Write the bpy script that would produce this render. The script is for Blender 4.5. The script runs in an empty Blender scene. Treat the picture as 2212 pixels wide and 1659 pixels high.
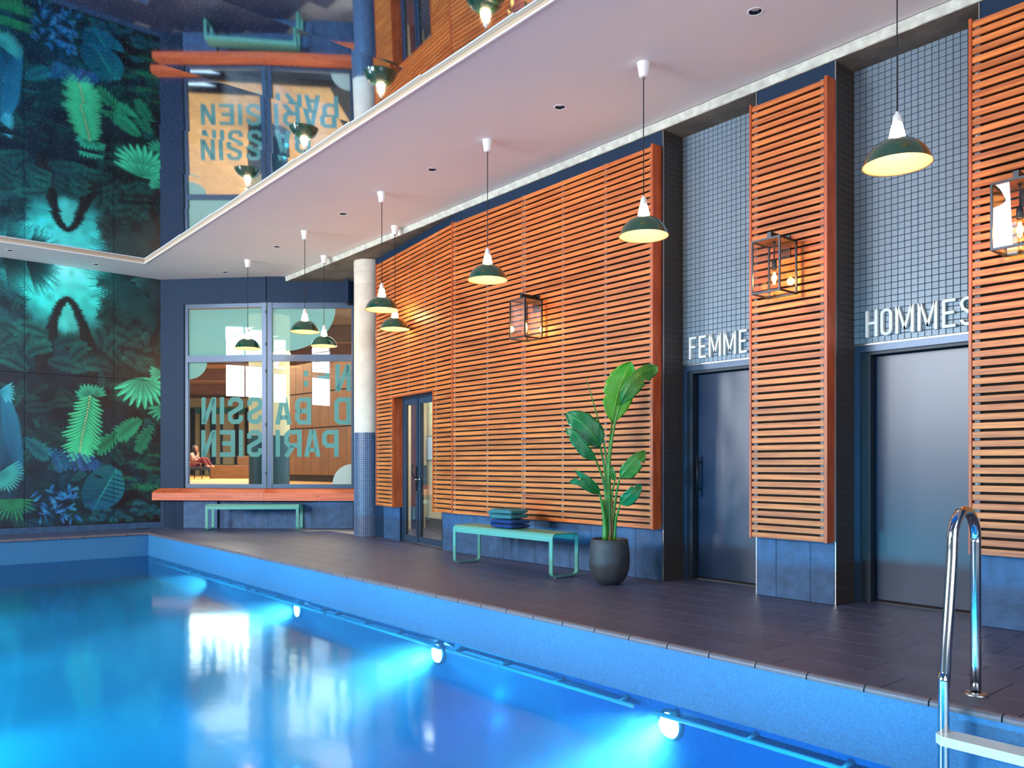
import bpy, bmesh, math, random
import numpy as np
from mathutils import Vector, Matrix, noise
random.seed(7)
S = bpy.context.scene
COL = S.collection
PI = math.pi

# ------------------------------------------------------------------ camera
cam_d = bpy.data.cameras.new('camera'); cam = bpy.data.objects.new('camera', cam_d); COL.objects.link(cam)
cam.location = (0, 0, 1.18)
cam.rotation_euler = (PI / 2, 0, -0.7011)
cam_d.sensor_width = 36.0; cam_d.lens = 36.0 * 1740.9 / 2212
cam_d.shift_y = (1004.8 - 829.5) / 2212
cam_d.clip_start = 0.05; cam_d.clip_end = 200
S.camera = cam
# ------------------------------------------------------------------ view, world
S.view_settings.view_transform = 'Standard'; S.view_settings.look = 'None'
S.view_settings.gamma = 1.0; S.view_settings.use_curve_mapping = False
S.view_settings.exposure = 1.2
cy = S.cycles
cy.use_denoising = True; cy.caustics_reflective = False; cy.caustics_refractive = False
cy.max_bounces = 7; cy.diffuse_bounces = 3; cy.glossy_bounces = 4; cy.transmission_bounces = 4
cy.transparent_max_bounces = 14; cy.volume_bounces = 0
cy.sample_clamp_indirect = 4.0; cy.use_adaptive_sampling = True; cy.adaptive_threshold = 0.03
W = bpy.data.worlds.new('sky'); S.world = W; W.use_nodes = True
W.node_tree.nodes['Background'].inputs[0].default_value = (0.62, 0.8, 1.0, 1)
W.node_tree.nodes['Background'].inputs[1].default_value = 1.0

def lin(c):
    c = [x / 255 for x in c] if max(c) > 1.001 else list(c)
    return tuple((x / 12.92 if x <= 0.04045 else ((x + 0.055) / 1.055) ** 2.4) for x in c)

def area(name, loc, rot, sx, sy, power, color=(1, 1, 1), spread=None):
    l = bpy.data.lights.new(name, 'AREA'); l.shape = 'RECTANGLE'; l.size = sx; l.size_y = sy
    l.energy = power; l.color = color
    if spread: l.spread = spread
    o = bpy.data.objects.new(name, l); o.location = loc; o.rotation_euler = rot; COL.objects.link(o); return o
def point(name, loc, power, color, r=0.03):
    l = bpy.data.lights.new(name, 'POINT'); l.energy = power; l.color = color; l.shadow_soft_size = r
    o = bpy.data.objects.new(name, l); o.location = loc; COL.objects.link(o); return o
def spot(name, loc, direction, power, color, angle, blend=.6, r=.05):
    l = bpy.data.lights.new(name, 'SPOT'); l.energy = power; l.color = color; l.spot_size = angle
    l.spot_blend = blend; l.shadow_soft_size = r
    o = bpy.data.objects.new(name, l); o.location = loc
    o.rotation_euler = Vector(direction).to_track_quat('-Z', 'Y').to_euler(); COL.objects.link(o); return o

# daylight through the glazing of the pool hall (left side); added fill behind the camera
LEFT_WIN = [(3.45, .95, 3.55, 4.62), (5.33, .62, 3.55, 4.62), (7.9, 3.5, 2.2, 4.62), (10.66, 1.38, 3.55, 4.62), (14.25, 2.3, 1.2, 3.9)]      # centre y, width, sill, head
for yc, w, za, zb in LEFT_WIN:
    area('window_daylight', (-7.12, yc, (za + zb) / 2), (0, -PI / 2, 0), zb - za, w, (zb - za) * w * (64 if w > 2 else 40), (0.93, 0.97, 1.0))
for xc in (-4.6, -1.2, 2.2):
    area('window_daylight', (xc, -5.62, 2.3), (PI / 2, 0, 0), 2.6, 3.4, 75, (0.90, 0.95, 1.0))  # unseen panels behind the camera, added to brighten the ceiling
# lobby lighting, behind the glass screen
LOBBY_C = (13.5, 22.0)
area('lobby_light', (9.2, 19.0, 4.5), (0, 0, 0.7), 9, 6, 300, (1.0, 0.88, 0.68))
area('lobby_light', (12.5, 31.0, 4.5), (0, 0, 0.7), 11, 10, 950, (1.0, 0.88, 0.68))
# service corridor light behind the double door
area('corridor_light', (7.75, 10.9, 2.8), (0, 0, -.15), .7, 2.6, 34, (1.0, 0.95, 0.82))

# ------------------------------------------------------------------ materials
def newmat(name):
    m = bpy.data.materials.new(name); m.use_nodes = True
    nt = m.node_tree; return m, nt, nt.nodes['Principled BSDF']
def mat(name, col, rough=0.5, metal=0.0, spec=0.5, noise_amt=0.0, noise_scale=8.0, bump=0.0, bump_scale=60.0,
        emit=None, emit_s=0.0, var=0.0, coat=0.0):
    m, nt, b = newmat(name); c = lin(col) + (1,)
    b.inputs['Base Color'].default_value = c; b.inputs['Roughness'].default_value = rough
    b.inputs['Metallic'].default_value = metal; b.inputs['Specular IOR Level'].default_value = spec
    b.inputs['Coat Weight'].default_value = coat
    N, L = nt.nodes, nt.links
    if noise_amt or bump or var:
        tc = N.new('ShaderNodeTexCoord'); src = None
        if noise_amt:
            n = N.new('ShaderNodeTexNoise'); n.inputs['Scale'].default_value = noise_scale; n.inputs['Detail'].default_value = 6
            L.new(tc.outputs['Object'], n.inputs['Vector'])
            mr = N.new('ShaderNodeMapRange'); mr.inputs['From Min'].default_value = .3; mr.inputs['From Max'].default_value = .7
            mr.inputs['To Min'].default_value = 1 - noise_amt; mr.inputs['To Max'].default_value = 1 + noise_amt
            L.new(n.outputs['Fac'], mr.inputs['Value']); src = mr.outputs[0]
        if var:
            oi = N.new('ShaderNodeObjectInfo'); m2 = N.new('ShaderNodeMapRange')
            m2.inputs['To Min'].default_value = 1 - var; m2.inputs['To Max'].default_value = 1 + var
            L.new(oi.outputs['Random'], m2.inputs['Value'])
            if src:
                mm = N.new('ShaderNodeMath'); mm.operation = 'MULTIPLY'; L.new(src, mm.inputs[0]); L.new(m2.outputs[0], mm.inputs[1]); src = mm.outputs[0]
            else: src = m2.outputs[0]
        if src:
            vm = N.new('ShaderNodeVectorMath'); vm.operation = 'SCALE'; vm.inputs[0].default_value = c[:3]
            L.new(src, vm.inputs['Scale']); L.new(vm.outputs[0], b.inputs['Base Color'])
        if bump:
            n = N.new('ShaderNodeTexNoise'); n.inputs['Scale'].default_value = bump_scale; n.inputs['Detail'].default_value = 4
            L.new(tc.outputs['Object'], n.inputs['Vector'])
            bp_ = N.new('ShaderNodeBump'); bp_.inputs['Strength'].default_value = bump; bp_.inputs['Distance'].default_value = .01
            L.new(n.outputs['Fac'], bp_.inputs['Height']); L.new(bp_.outputs[0], b.inputs['Normal'])
    if emit:
        b.inputs['Emission Color'].default_value = lin(emit) + (1,); b.inputs['Emission Strength'].default_value = emit_s
    return m
def wood(name, dark, light, stretch=(1.2, 14, 14), rough=.5, var=.16, knots=False):
    m, nt, b = newmat(name); N, L = nt.nodes, nt.links
    tc = N.new('ShaderNodeTexCoord'); oi = N.new('ShaderNodeObjectInfo'); mp = N.new('ShaderNodeMapping')
    mp.inputs['Scale'].default_value = stretch
    off = N.new('ShaderNodeVectorMath'); off.operation = 'SCALE'; off.inputs[0].default_value = (37, 11, 53)
    L.new(oi.outputs['Random'], off.inputs['Scale']); L.new(tc.outputs['Object'], mp.inputs['Vector']); L.new(off.outputs[0], mp.inputs['Location'])
    n1 = N.new('ShaderNodeTexNoise'); n1.inputs['Scale'].default_value = 1.3; n1.inputs['Detail'].default_value = 3
    L.new(mp.outputs[0], n1.inputs['Vector'])
    w = N.new('ShaderNodeTexWave'); w.bands_direction = 'Z'; w.inputs['Scale'].default_value = .55; w.inputs['Distortion'].default_value = 9
    w.inputs['Detail'].default_value = 3; w.inputs['Detail Scale'].default_value = 1.4
    L.new(mp.outputs[0], w.inputs['Vector'])
    n2 = N.new('ShaderNodeTexNoise'); n2.inputs['Scale'].default_value = 9; n2.inputs['Detail'].default_value = 5
    L.new(mp.outputs[0], n2.inputs['Vector'])
    a = N.new('ShaderNodeMath'); a.operation = 'MULTIPLY_ADD'; a.inputs[1].default_value = .16
    L.new(w.outputs['Fac'], a.inputs[0]); 
    a0 = N.new('ShaderNodeMath'); a0.operation = 'MULTIPLY_ADD'; a0.inputs[1].default_value = .75; L.new(n1.outputs['Fac'], a0.inputs[0])
    a1 = N.new('ShaderNodeMath'); a1.operation = 'MULTIPLY'; a1.inputs[1].default_value = .35; L.new(n2.outputs['Fac'], a1.inputs[0])
    L.new(a1.outputs[0], a0.inputs[2]); L.new(a0.outputs[0], a.inputs[2])
    cr = N.new('ShaderNodeValToRGB'); e = cr.color_ramp.elements
    e[0].position = .32; e[0].color = lin(dark) + (1,); e[1].position = .85; e[1].color = lin(light) + (1,)
    L.new(a.outputs[0], cr.inputs['Fac']); last = cr.outputs['Color']
    if knots:
        v = N.new('ShaderNodeTexVoronoi'); v.inputs['Scale'].default_value = 4.2
        mk = N.new('ShaderNodeMapping'); mk.inputs['Scale'].default_value = (1, 1.6, 2.2); L.new(tc.outputs['Object'], mk.inputs['Vector']); L.new(mk.outputs[0], v.inputs['Vector'])
        kr = N.new('ShaderNodeMapRange'); kr.inputs['From Min'].default_value = .05; kr.inputs['From Max'].default_value = .16
        L.new(v.outputs['Distance'], kr.inputs['Value'])
        mx = N.new('ShaderNodeMixRGB'); mx.inputs['Color1'].default_value = lin((95, 30, 18)) + (1,); L.new(kr.outputs[0], mx.inputs['Fac']); L.new(last, mx.inputs['Color2']); last = mx.outputs[0]
    hv = N.new('ShaderNodeHueSaturation'); mr = N.new('ShaderNodeMapRange'); mr.inputs['To Min'].default_value = 1 - var; mr.inputs['To Max'].default_value = 1 + var
    L.new(oi.outputs['Random'], mr.inputs['Value']); L.new(mr.outputs[0], hv.inputs['Value']); L.new(last, hv.inputs['Color'])
    L.new(hv.outputs[0], b.inputs['Base Color']); b.inputs['Roughness'].default_value = rough
    bu = N.new('ShaderNodeBump'); bu.inputs['Strength'].default_value = .15; bu.inputs['Distance'].default_value = .003
    L.new(a.outputs[0], bu.inputs['Height']); L.new(bu.outputs[0], b.inputs['Normal'])
    return m
def glassmat(name, tint=(1, 1, 1), rough=0.0, boost=1.0, ior=1.5):
    m = bpy.data.materials.new(name); m.use_nodes = True; nt = m.node_tree; nt.nodes.clear(); N, L = nt.nodes, nt.links
    o = N.new('ShaderNodeOutputMaterial'); mx = N.new('ShaderNodeMixShader'); t = N.new('ShaderNodeBsdfTransparent'); g = N.new('ShaderNodeBsdfGlossy')
    f = N.new('ShaderNodeFresnel'); ge = N.new('ShaderNodeNewGeometry'); io = N.new('ShaderNodeMapRange'); io.inputs['To Min'].default_value = ior; io.inputs['To Max'].default_value = 1 / ior
    L.new(ge.outputs['Backfacing'], io.inputs['Value']); L.new(io.outputs[0], f.inputs['IOR']); mu = N.new('ShaderNodeMath'); mu.operation = 'MULTIPLY'; mu.use_clamp = True; mu.inputs[1].default_value = boost
    t.inputs[0].default_value = tint + (1,); g.inputs['Roughness'].default_value = rough
    L.new(f.outputs[0], mu.inputs[0]); L.new(mu.outputs[0], mx.inputs[0]); L.new(t.outputs[0], mx.inputs[1]); L.new(g.outputs[0], mx.inputs[2]); L.new(mx.outputs[0], o.inputs[0])
    return m
def emitmat(name, col, s):
    m = bpy.data.materials.new(name); m.use_nodes = True; nt = m.node_tree; nt.nodes.clear()
    o = nt.nodes.new('ShaderNodeOutputMaterial'); e = nt.nodes.new('ShaderNodeEmission'); e.inputs[0].default_value = lin(col) + (1,); e.inputs[1].default_value = s
    nt.links.new(e.outputs[0], o.inputs[0]); return m

M = {}
M['slat'] = wood('cedar_slat', (146, 58, 18), (220, 128, 60), rough=.45, var=.13)
M['slatboard'] = wood('cedar_board', (136, 50, 20), (190, 88, 36), stretch=(14, 14, 1.2), rough=.4, var=.06)
M['sill'] = wood('sill_timber', (176, 70, 38), (222, 116, 72), rough=.45, var=.08, knots=True)
M['membrane'] = mat('black_membrane', (30, 22, 20), .9)
M['batten'] = mat('grey_batten', (92, 96, 108), .5)
M['screw'] = mat('screw_steel', (225, 225, 225), .3, .3)
M['bluepaint'] = mat('blue_black_paint', (18, 44, 72), .6, spec=.25, noise_amt=.06, noise_scale=3)
M['plinth'] = mat('plinth_stone', (46, 84, 126), .6, noise_amt=.28, noise_scale=9, bump=.5, bump_scale=90, var=.1)
M['grout'] = mat('dark_grout', (24, 42, 62), .8)
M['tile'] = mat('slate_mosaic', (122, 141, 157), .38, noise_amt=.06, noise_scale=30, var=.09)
M['tiledark'] = mat('side_mosaic', (56, 50, 48), .5, noise_amt=.05, noise_scale=20)  # mosaic darkened, the shade of the alcove side is put into its colour
M['coltile'] = mat('column_mosaic', (86, 108, 140), .35, noise_amt=.12, noise_scale=14)
M['colgrout'] = mat('column_grout', (40, 58, 92), .8)
M['floortile'] = mat('deck_porcelain', (72, 77, 106), .42, noise_amt=.22, noise_scale=7, bump=.12, bump_scale=120, var=.11)
M['floorgrout'] = mat('pale_grout', (150, 150, 160), .85)
M['coping'] = mat('coping_porcelain', (104, 98, 108), .4, noise_amt=.12, noise_scale=30, bump=.15, bump_scale=200, var=.05)
M['concrete'] = mat('rough_concrete', (118, 110, 98), .85, noise_amt=.35, noise_scale=3.5, bump=.6, bump_scale=18)
M['concretelight'] = mat('slab_edge_concrete', (196, 200, 190), .85, noise_amt=.22, noise_scale=12, bump=.8, bump_scale=25)
M['colconcrete'] = mat('column_concrete', (212, 208, 196), .7, noise_amt=.09, noise_scale=5, bump=.2, bump_scale=30)
M['plaster'] = mat('ceiling_plaster', (232, 230, 230), .8, noise_amt=.02, noise_scale=.8)
M['wallwhite'] = mat('hall_wall_paint', (150, 150, 152), .8)
M['reveal'] = mat('ceiling_reveal', (206, 186, 160), .7)
M['poolwall'] = mat('pool_wall_tile', (52, 124, 178), .45, noise_amt=.16, noise_scale=70, bump=.3, bump_scale=200)
M['pooldeep'] = mat('pool_basin_lining', (46, 140, 205), .5, noise_amt=.14, noise_scale=.55)
M['plasticblue'] = mat('pale_pool_plastic', (225, 240, 244), .35)
M['steel'] = mat('polished_steel', (200, 205, 210), .12, 1.0)
M['satin'] = mat('satin_steel', (180, 180, 176), .3, 1.0)
M['blackmetal'] = mat('blackened_metal', (42, 48, 56), .4, .6)
M['brass'] = mat('aged_brass', (150, 108, 50), .35, .9)
M['frame'] = mat('blue_grey_frame', (50, 72, 98), .35, .2)
M['framedark'] = mat('dark_frame_reveal', (30, 40, 52), .5)
M['doorleaf'] = mat('navy_lacquer', (12, 40, 70), .33, .0, .5)
M['letter'] = mat('white_letter', (236, 236, 232), .45)
M['bench'] = mat('opaline_green_steel', (84, 158, 148), .4, noise_amt=.02)
M['benchfoot'] = mat('clear_glide', (120, 130, 160), .3)
M['pot'] = mat('fibre_clay', (46, 52, 60), .62, noise_amt=.3, noise_scale=10, bump=.3, bump_scale=50)
M['soil'] = mat('bark_mulch', (72, 44, 34), .95, noise_amt=.6, noise_scale=60, bump=1, bump_scale=80)
M['toweltop'] = mat('teal_terry', (66, 140, 152), .95, noise_amt=.12, noise_scale=120, bump=1, bump_scale=500)
M['towelbot'] = mat('blue_terry', (14, 66, 138), .95, noise_amt=.12, noise_scale=120, bump=1, bump_scale=500)
M['porcelain'] = mat('white_porcelain', (238, 240, 242), .25)
M['cord'] = mat('black_cord', (26, 26, 28), .7)
M['enamel'] = mat('green_enamel', (12, 76, 58), .12, 0, .6, coat=1.0)
M['enamelin'] = mat('cream_enamel', (238, 200, 140), .45)
M['goldprint'] = mat('gold_transfer', (150, 120, 60), .4, .4)
M['lampglass'] = emitmat('lit_chimney_glass', (255, 206, 150), 50.0)
M['filament'] = emitmat('glowing_filament', (255, 170, 70), 26.0)
M['dlblack'] = mat('downlight_black', (16, 22, 34), .2)
M['dlwhite'] = mat('downlight_white', (240, 240, 242), .5)
M['glass'] = glassmat('clear_glass', boost=2.2)
M['winglass'] = glassmat('window_glass', (.97, 1, .98), boost=2.0)
M['bulbglass'] = glassmat('bulb_glass', (1, .9, .7), boost=1.0)
M['panellining'] = mat('mural_panel_edge', (14, 20, 28), .5)
M['cream'] = mat('corridor_cream', (226, 214, 178), .8)
M['dado'] = mat('corridor_skirting', (72, 76, 74), .6)
M['notice'] = mat('notice_paper', (206, 226, 244), .5)
M['leafbright'] = None
def leafmat(name, base, vein):
    m, nt, b = newmat(name); N, L = nt.nodes, nt.links
    at = N.new('ShaderNodeAttribute'); at.attribute_name = 'UVMap'
    uv = N.new('ShaderNodeUVMap'); sp = N.new('ShaderNodeSeparateXYZ'); L.new(uv.outputs[0], sp.inputs[0])
    # side veins: bands running out from the midrib
    ab = N.new('ShaderNodeMath'); ab.operation = 'ABSOLUTE'; L.new(sp.outputs[0], ab.inputs[0])
    a = N.new('ShaderNodeMath'); a.operation = 'MULTIPLY_ADD'; a.inputs[1].default_value = -.16; L.new(ab.outputs[0], a.inputs[0]); L.new(sp.outputs[1], a.inputs[2])
    s = N.new('ShaderNodeMath'); s.operation = 'MULTIPLY'; s.inputs[1].default_value = 210; L.new(a.outputs[0], s.inputs[0])
    sn = N.new('ShaderNodeMath'); sn.operation = 'SINE'; L.new(s.outputs[0], sn.inputs[0])
    mr = N.new('ShaderNodeMapRange'); mr.inputs['From Min'].default_value = -1; mr.inputs['To Min'].default_value = .72; mr.inputs['To Max'].default_value = 1.12; L.new(sn.outputs[0], mr.inputs['Value'])
    vm = N.new('ShaderNodeVectorMath'); vm.operation = 'SCALE'; vm.inputs[0].default_value = lin(base); L.new(mr.outputs[0], vm.inputs['Scale'])
    rib = N.new('ShaderNodeMapRange'); rib.inputs['From Min'].default_value = .035; rib.inputs['From Max'].default_value = .07; L.new(ab.outputs[0], rib.inputs['Value'])
    mx = N.new('ShaderNodeMixRGB'); mx.inputs['Color1'].default_value = lin(vein) + (1,); L.new(rib.outputs[0], mx.inputs['Fac']); L.new(vm.outputs[0], mx.inputs['Color2'])
    L.new(mx.outputs[0], b.inputs['Base Color']); b.inputs['Roughness'].default_value = .32
    bu = N.new('ShaderNodeBump'); bu.inputs['Strength'].default_value = .35; bu.inputs['Distance'].default_value = .002; L.new(sn.outputs[0], bu.inputs['Height']); L.new(bu.outputs[0], b.inputs['Normal'])
    return m
M['leafA'] = leafmat('bright_leaf', (70, 158, 22), (170, 215, 90))
M['leafB'] = leafmat('deep_leaf', (14, 112, 62), (90, 190, 110))
M['leafC'] = leafmat('olive_leaf', (58, 128, 46), (150, 205, 90))
M['stem'] = mat('leaf_stalk', (52, 122, 36), .4, noise_amt=.2, noise_scale=12)
M['sheath'] = mat('dry_sheath', (120, 88, 52), .6, noise_amt=.3, noise_scale=20)

def film(name, col, alpha):
    m = bpy.data.materials.new(name); m.use_nodes = True; nt = m.node_tree; nt.nodes.clear(); N, L = nt.nodes, nt.links
    o = N.new('ShaderNodeOutputMaterial'); mx = N.new('ShaderNodeMixShader'); t = N.new('ShaderNodeBsdfTransparent'); d = N.new('ShaderNodeBsdfDiffuse')
    tr = N.new('ShaderNodeBsdfTranslucent'); ad = N.new('ShaderNodeMixShader'); ad.inputs[0].default_value = .5
    d.inputs[0].default_value = lin(col) + (1,); tr.inputs[0].default_value = lin(col) + (1,)
    L.new(d.outputs[0], ad.inputs[1]); L.new(tr.outputs[0], ad.inputs[2]); mx.inputs[0].default_value = alpha
    L.new(t.outputs[0], mx.inputs[1]); L.new(ad.outputs[0], mx.inputs[2]); L.new(mx.outputs[0], o.inputs[0]); return m
M['film'] = film('frosted_aqua_film', (138, 196, 200), .88)
M['filmwhite'] = film('frosted_pale_film', (205, 222, 222), .92)

def mirror_mat():
    m, nt, b = newmat('tinted_ceiling_mirror'); N, L = nt.nodes, nt.links
    b.inputs['Metallic'].default_value = 1; b.inputs['Roughness'].default_value = .035
    b.inputs['Base Color'].default_value = (.66, .74, .86, 1)
    tc = N.new('ShaderNodeTexCoord'); v = N.new('ShaderNodeTexVoronoi'); v.inputs['Scale'].default_value = 17; v.voronoi_dimensions = '2D'
    v.inputs['Randomness'].default_value = 1
    L.new(tc.outputs['Object'], v.inputs['Vector'])
    lt = N.new('ShaderNodeMath'); lt.operation = 'LESS_THAN'; lt.inputs[1].default_value = .036; L.new(v.outputs['Distance'], lt.inputs[0])
    d = N.new('ShaderNodeBsdfDiffuse'); d.inputs[0].default_value = (.95, .85, .7, 1)
    mx = N.new('ShaderNodeMixShader'); out = N['Material Output']
    L.new(lt.outputs[0], mx.inputs[0]); L.new(b.outputs[0], mx.inputs[1]); L.new(d.outputs[0], mx.inputs[2]); L.new(mx.outputs[0], out.inputs[0])
    return m
M['mirror'] = mirror_mat()

def water_mat():
    m = bpy.data.materials.new('pool_water'); m.use_nodes = True; nt = m.node_tree; nt.nodes.clear(); N, L = nt.nodes, nt.links
    o = N.new('ShaderNodeOutputMaterial'); mx = N.new('ShaderNodeMixShader'); t = N.new('ShaderNodeBsdfTransparent'); g = N.new('ShaderNodeBsdfGlossy')
    t.inputs[0].default_value = (.55, .88, 1, 1); g.inputs['Roughness'].default_value = .09; g.inputs[0].default_value = (.66, .88, 1, 1)
    f = N.new('ShaderNodeFresnel'); f.inputs['IOR'].default_value = 1.33
    tc = N.new('ShaderNodeTexCoord'); mp = N.new('ShaderNodeMapping'); mp.inputs['Scale'].default_value = (1.6, .9, 1)
    n = N.new('ShaderNodeTexNoise'); n.inputs['Scale'].default_value = 1.6; n.inputs['Detail'].default_value = 3
    L.new(tc.outputs['Object'], mp.inputs[0]); L.new(mp.outputs[0], n.inputs['Vector'])
    bu = N.new('ShaderNodeBump'); bu.inputs['Strength'].default_value = .05; bu.inputs['Distance'].default_value = .05
    L.new(n.outputs['Fac'], bu.inputs['Height']); L.new(bu.outputs[0], g.inputs['Normal']); L.new(bu.outputs[0], f.inputs['Normal'])
    mu = N.new('ShaderNodeMath'); mu.operation = 'MULTIPLY'; mu.use_clamp = True; mu.inputs[1].default_value = 1.1; L.new(f.outputs[0], mu.inputs[0])
    L.new(mu.outputs[0], mx.inputs[0]); L.new(t.outputs[0], mx.inputs[1]); L.new(g.outputs[0], mx.inputs[2]); L.new(mx.outputs[0], o.inputs['Surface'])
    va = N.new('ShaderNodeVolumeAbsorption'); va.inputs[0].default_value = (.06, .70, 1, 1); va.inputs[1].default_value = .36
    vs = N.new('ShaderNodeVolumeScatter'); vs.inputs[0].default_value = (.35, .8, 1, 1); vs.inputs['Density'].default_value = .15; vs.inputs['Anisotropy'].default_value = .3
    ad = N.new('ShaderNodeAddShader'); L.new(va.outputs[0], ad.inputs[0]); L.new(vs.outputs[0], ad.inputs[1]); L.new(ad.outputs[0], o.inputs['Volume'])
    return m
M['water'] = water_mat()

# ------------------------------------------------------------------ mesh helpers
class MB:
    def __init__(s): s.v = []; s.f = []; s.m = []; s.sm = []
    def add(s, vs, fs, mi=0, smooth=False):
        k = len(s.v); s.v += [tuple(v) for v in vs]
        for f in fs: s.f.append(tuple(k + i for i in f)); s.m.append(mi); s.sm.append(smooth)
        return s
    def box(s, x0, x1, y0, y1, z0, z1, mi=0):
        if x0 > x1: x0, x1 = x1, x0
        if y0 > y1: y0, y1 = y1, y0
        if z0 > z1: z0, z1 = z1, z0
        v = [(x0, y0, z0), (x1, y0, z0), (x1, y1, z0), (x0, y1, z0), (x0, y0, z1), (x1, y0, z1), (x1, y1, z1), (x0, y1, z1)]
        return s.add(v, [(0, 3, 2, 1), (4, 5, 6, 7), (0, 1, 5, 4), (1, 2, 6, 5), (2, 3, 7, 6), (3, 0, 4, 7)], mi)
    def bbox(s, x0, x1, y0, y1, z0, z1, b=.003, mi=0):       # box with a chamfered front rim (front = low y)
        v = []; 
        for (y, d) in ((y0, b), (y0 + b, 0), (y1, 0)):
            v += [(x0 + d, y, z0 + d), (x1 - d, y, z0 + d), (x1 - d, y, z1 - d), (x0 + d, y, z1 - d)]
        f = [(0, 1, 2, 3), (11, 10, 9, 8)]
        for r in (0, 4):
            for i in range(4): j = (i + 1) % 4; f.append((r + i, r + 4 + i, r + 4 + j, r + j))
        return s.add(v, f, mi)
    def quadpoly(s, pts, off, mi=0):                        # polygon extruded by a vector
        n = len(pts); o = Vector(off); a = [Vector(p) for p in pts]
        v = a + [p + o for p in a]
        return s.add(v, [tuple(range(n - 1, -1, -1)), tuple(range(n, 2 * n))] + [(i, (i + 1) % n, n + (i + 1) % n, n + i) for i in range(n)], mi)
    def lathe(s, prof, seg=32, c=(0, 0, 0), mi=0, smooth=True, cap0=False, cap1=False):
        v = []; f = []; n = len(prof)
        for i in range(seg):
            a = 2 * PI * i / seg; ca, sa = math.cos(a), math.sin(a)
            for r, z in prof: v.append((c[0] + r * ca, c[1] + r * sa, c[2] + z))
        for i in range(seg):
            j = (i + 1) % seg
            for k in range(n - 1): f.append((i * n + k, j * n + k, j * n + k + 1, i * n + k + 1))
        if cap0: f.append(tuple(i * n for i in range(seg))[::-1])
        if cap1: f.append(tuple(i * n + n - 1 for i in range(seg)))
        return s.add(v, f, mi, smooth)
    def tube(s, path, r, seg=12, mi=0, closed=False, caps=True, smooth=True, flat=None):
        P = [Vector(p) for p in path]; n = len(P); R = r if isinstance(r, (list, tuple)) else [r] * n
        v = []; f = []; up = None
        for i in range(n):
            a = P[(i - 1) % n] if (closed or i > 0) else P[i]; b = P[(i + 1) % n] if (closed or i < n - 1) else P[i]
            t = (b - a).normalized()
            if up is None:
                up = t.orthogonal().normalized()
            up = (up - t * up.dot(t)).normalized(); w = t.cross(up)
            for k in range(seg):
                an = 2 * PI * k / seg; v.append(P[i] + (up * math.cos(an) + w * math.sin(an)) * R[i])
        for i in range(n if closed else n - 1):
            j = (i + 1) % n
            for k in range(seg): l = (k + 1) % seg; f.append((i * seg + k, i * seg + l, j * seg + l, j * seg + k))
        if caps and not closed: f.append(tuple(range(seg))[::-1]); f.append(tuple((n - 1) * seg + k for k in range(seg)))
        return s.add(v, f, mi, smooth)
    def mesh(s, name, mats):
        me = bpy.data.meshes.new(name); me.from_pydata([tuple(v) for v in s.v], [], s.f)
        mats = mats if isinstance(mats, (list, tuple)) else [mats]
        for m in mats: me.materials.append(M[m] if isinstance(m, str) else m)
        me.polygons.foreach_set('material_index', s.m); me.polygons.foreach_set('use_smooth', s.sm); me.update()
        return me
    def build(s, name, mats, parent=None, **kw):
        return link(name, s.mesh(name, mats), parent, **kw)
def link(name, me, parent=None, loc=None, kind=None, label=None):
    o = bpy.data.objects.new(name, me); COL.objects.link(o)
    if parent: o.parent = parent
    if loc: o.location = loc
    if kind: o['kind'] = kind
    if label: o['label'] = label
    return o
def empty(name, loc=(0, 0, 0), rz=0.0, label=None, cat=None, group=None, kind=None):
    o = bpy.data.objects.new(name, None); COL.objects.link(o); o.location = loc; o.rotation_euler = (0, 0, rz); o.empty_display_size = .1
    tag(o, label, cat, group, kind); return o
def tag(o, label=None, cat=None, group=None, kind=None):
    if label: o['label'] = label
    if cat: o['category'] = cat
    if group: o['group'] = group
    if kind: o['kind'] = kind
    return o
def copy_tree(o, parent=None):
    c = o.copy(); COL.objects.link(c)
    if parent: c.parent = parent
    for ch in list(o.children): copy_tree(ch, c)
    return c
RZX = -PI / 2                       # local x = towards the camera along the right wall, local y = into the wall

# ------------------------------------------------------------------ floor
XW = 6.46; XA = 6.78; POOL_X0, POOL_X1, POOL_Y0, POOL_Y1 = 0.25, 4.25, -4.0, 14.94
fl = MB()
fl.box(POOL_X1 + .01, 9.6, -5.5, 17.0, -.038, -.012)
fl.box(-7.0, POOL_X1 + .01, POOL_Y1 + .01, 17.0, -.038, -.012)
fl.box(-7.0, POOL_X0 - .01, -5.5, POOL_Y1 + .01, -.038, -.0125)
fl.box(POOL_X0 - .01, POOL_X1 + .01, -5.5, POOL_Y0 - .01, -.038, -.0128)
floor = fl.build('floor', 'floorgrout', kind='structure')
tile_cache = {}
def floor_tile(x0, x1, y0, y1):
    key = (round(x1 - x0, 3), round(y1 - y0, 3))
    if key not in tile_cache:
        w, l = key; b = MB(); g = .0022; e = .0015
        v = []
        for z, d in ((-.0115, 0), (-e, 0), (0, e)):
            v += [(g + d, g + d, z), (w - g - d, g + d, z), (w - g - d, l - g - d, z), (g + d, l - g - d, z)]
        f = [(8, 9, 10, 11)]
        for r in (0, 4):
            for i in range(4): j = (i + 1) % 4; f.append((r + i, r + j, r + 4 + j, r + 4 + i))
        b.add(v, f); tile_cache[key] = b.mesh('floor_tile', 'floortile')
    return link('floor_tile', tile_cache[key], floor, loc=(x0, y0, 0))
rows = [4.256, 4.545, 4.872, 5.199, 5.526, 5.853, 6.180, 6.455]
cnt = 0
def facade_clip(x0, y1):
    return True
for i in range(7):
    y = .70 + (-.327 if i % 2 else 0.0) - (i % 3) * .1
    yend = 15.4 - max(0, (rows[i] - 4.9)) * 1.08
    while y < yend:
        floor_tile(rows[i], rows[i + 1], y, min(y + .654, 15.9)); y += .654; cnt += 1
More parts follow.
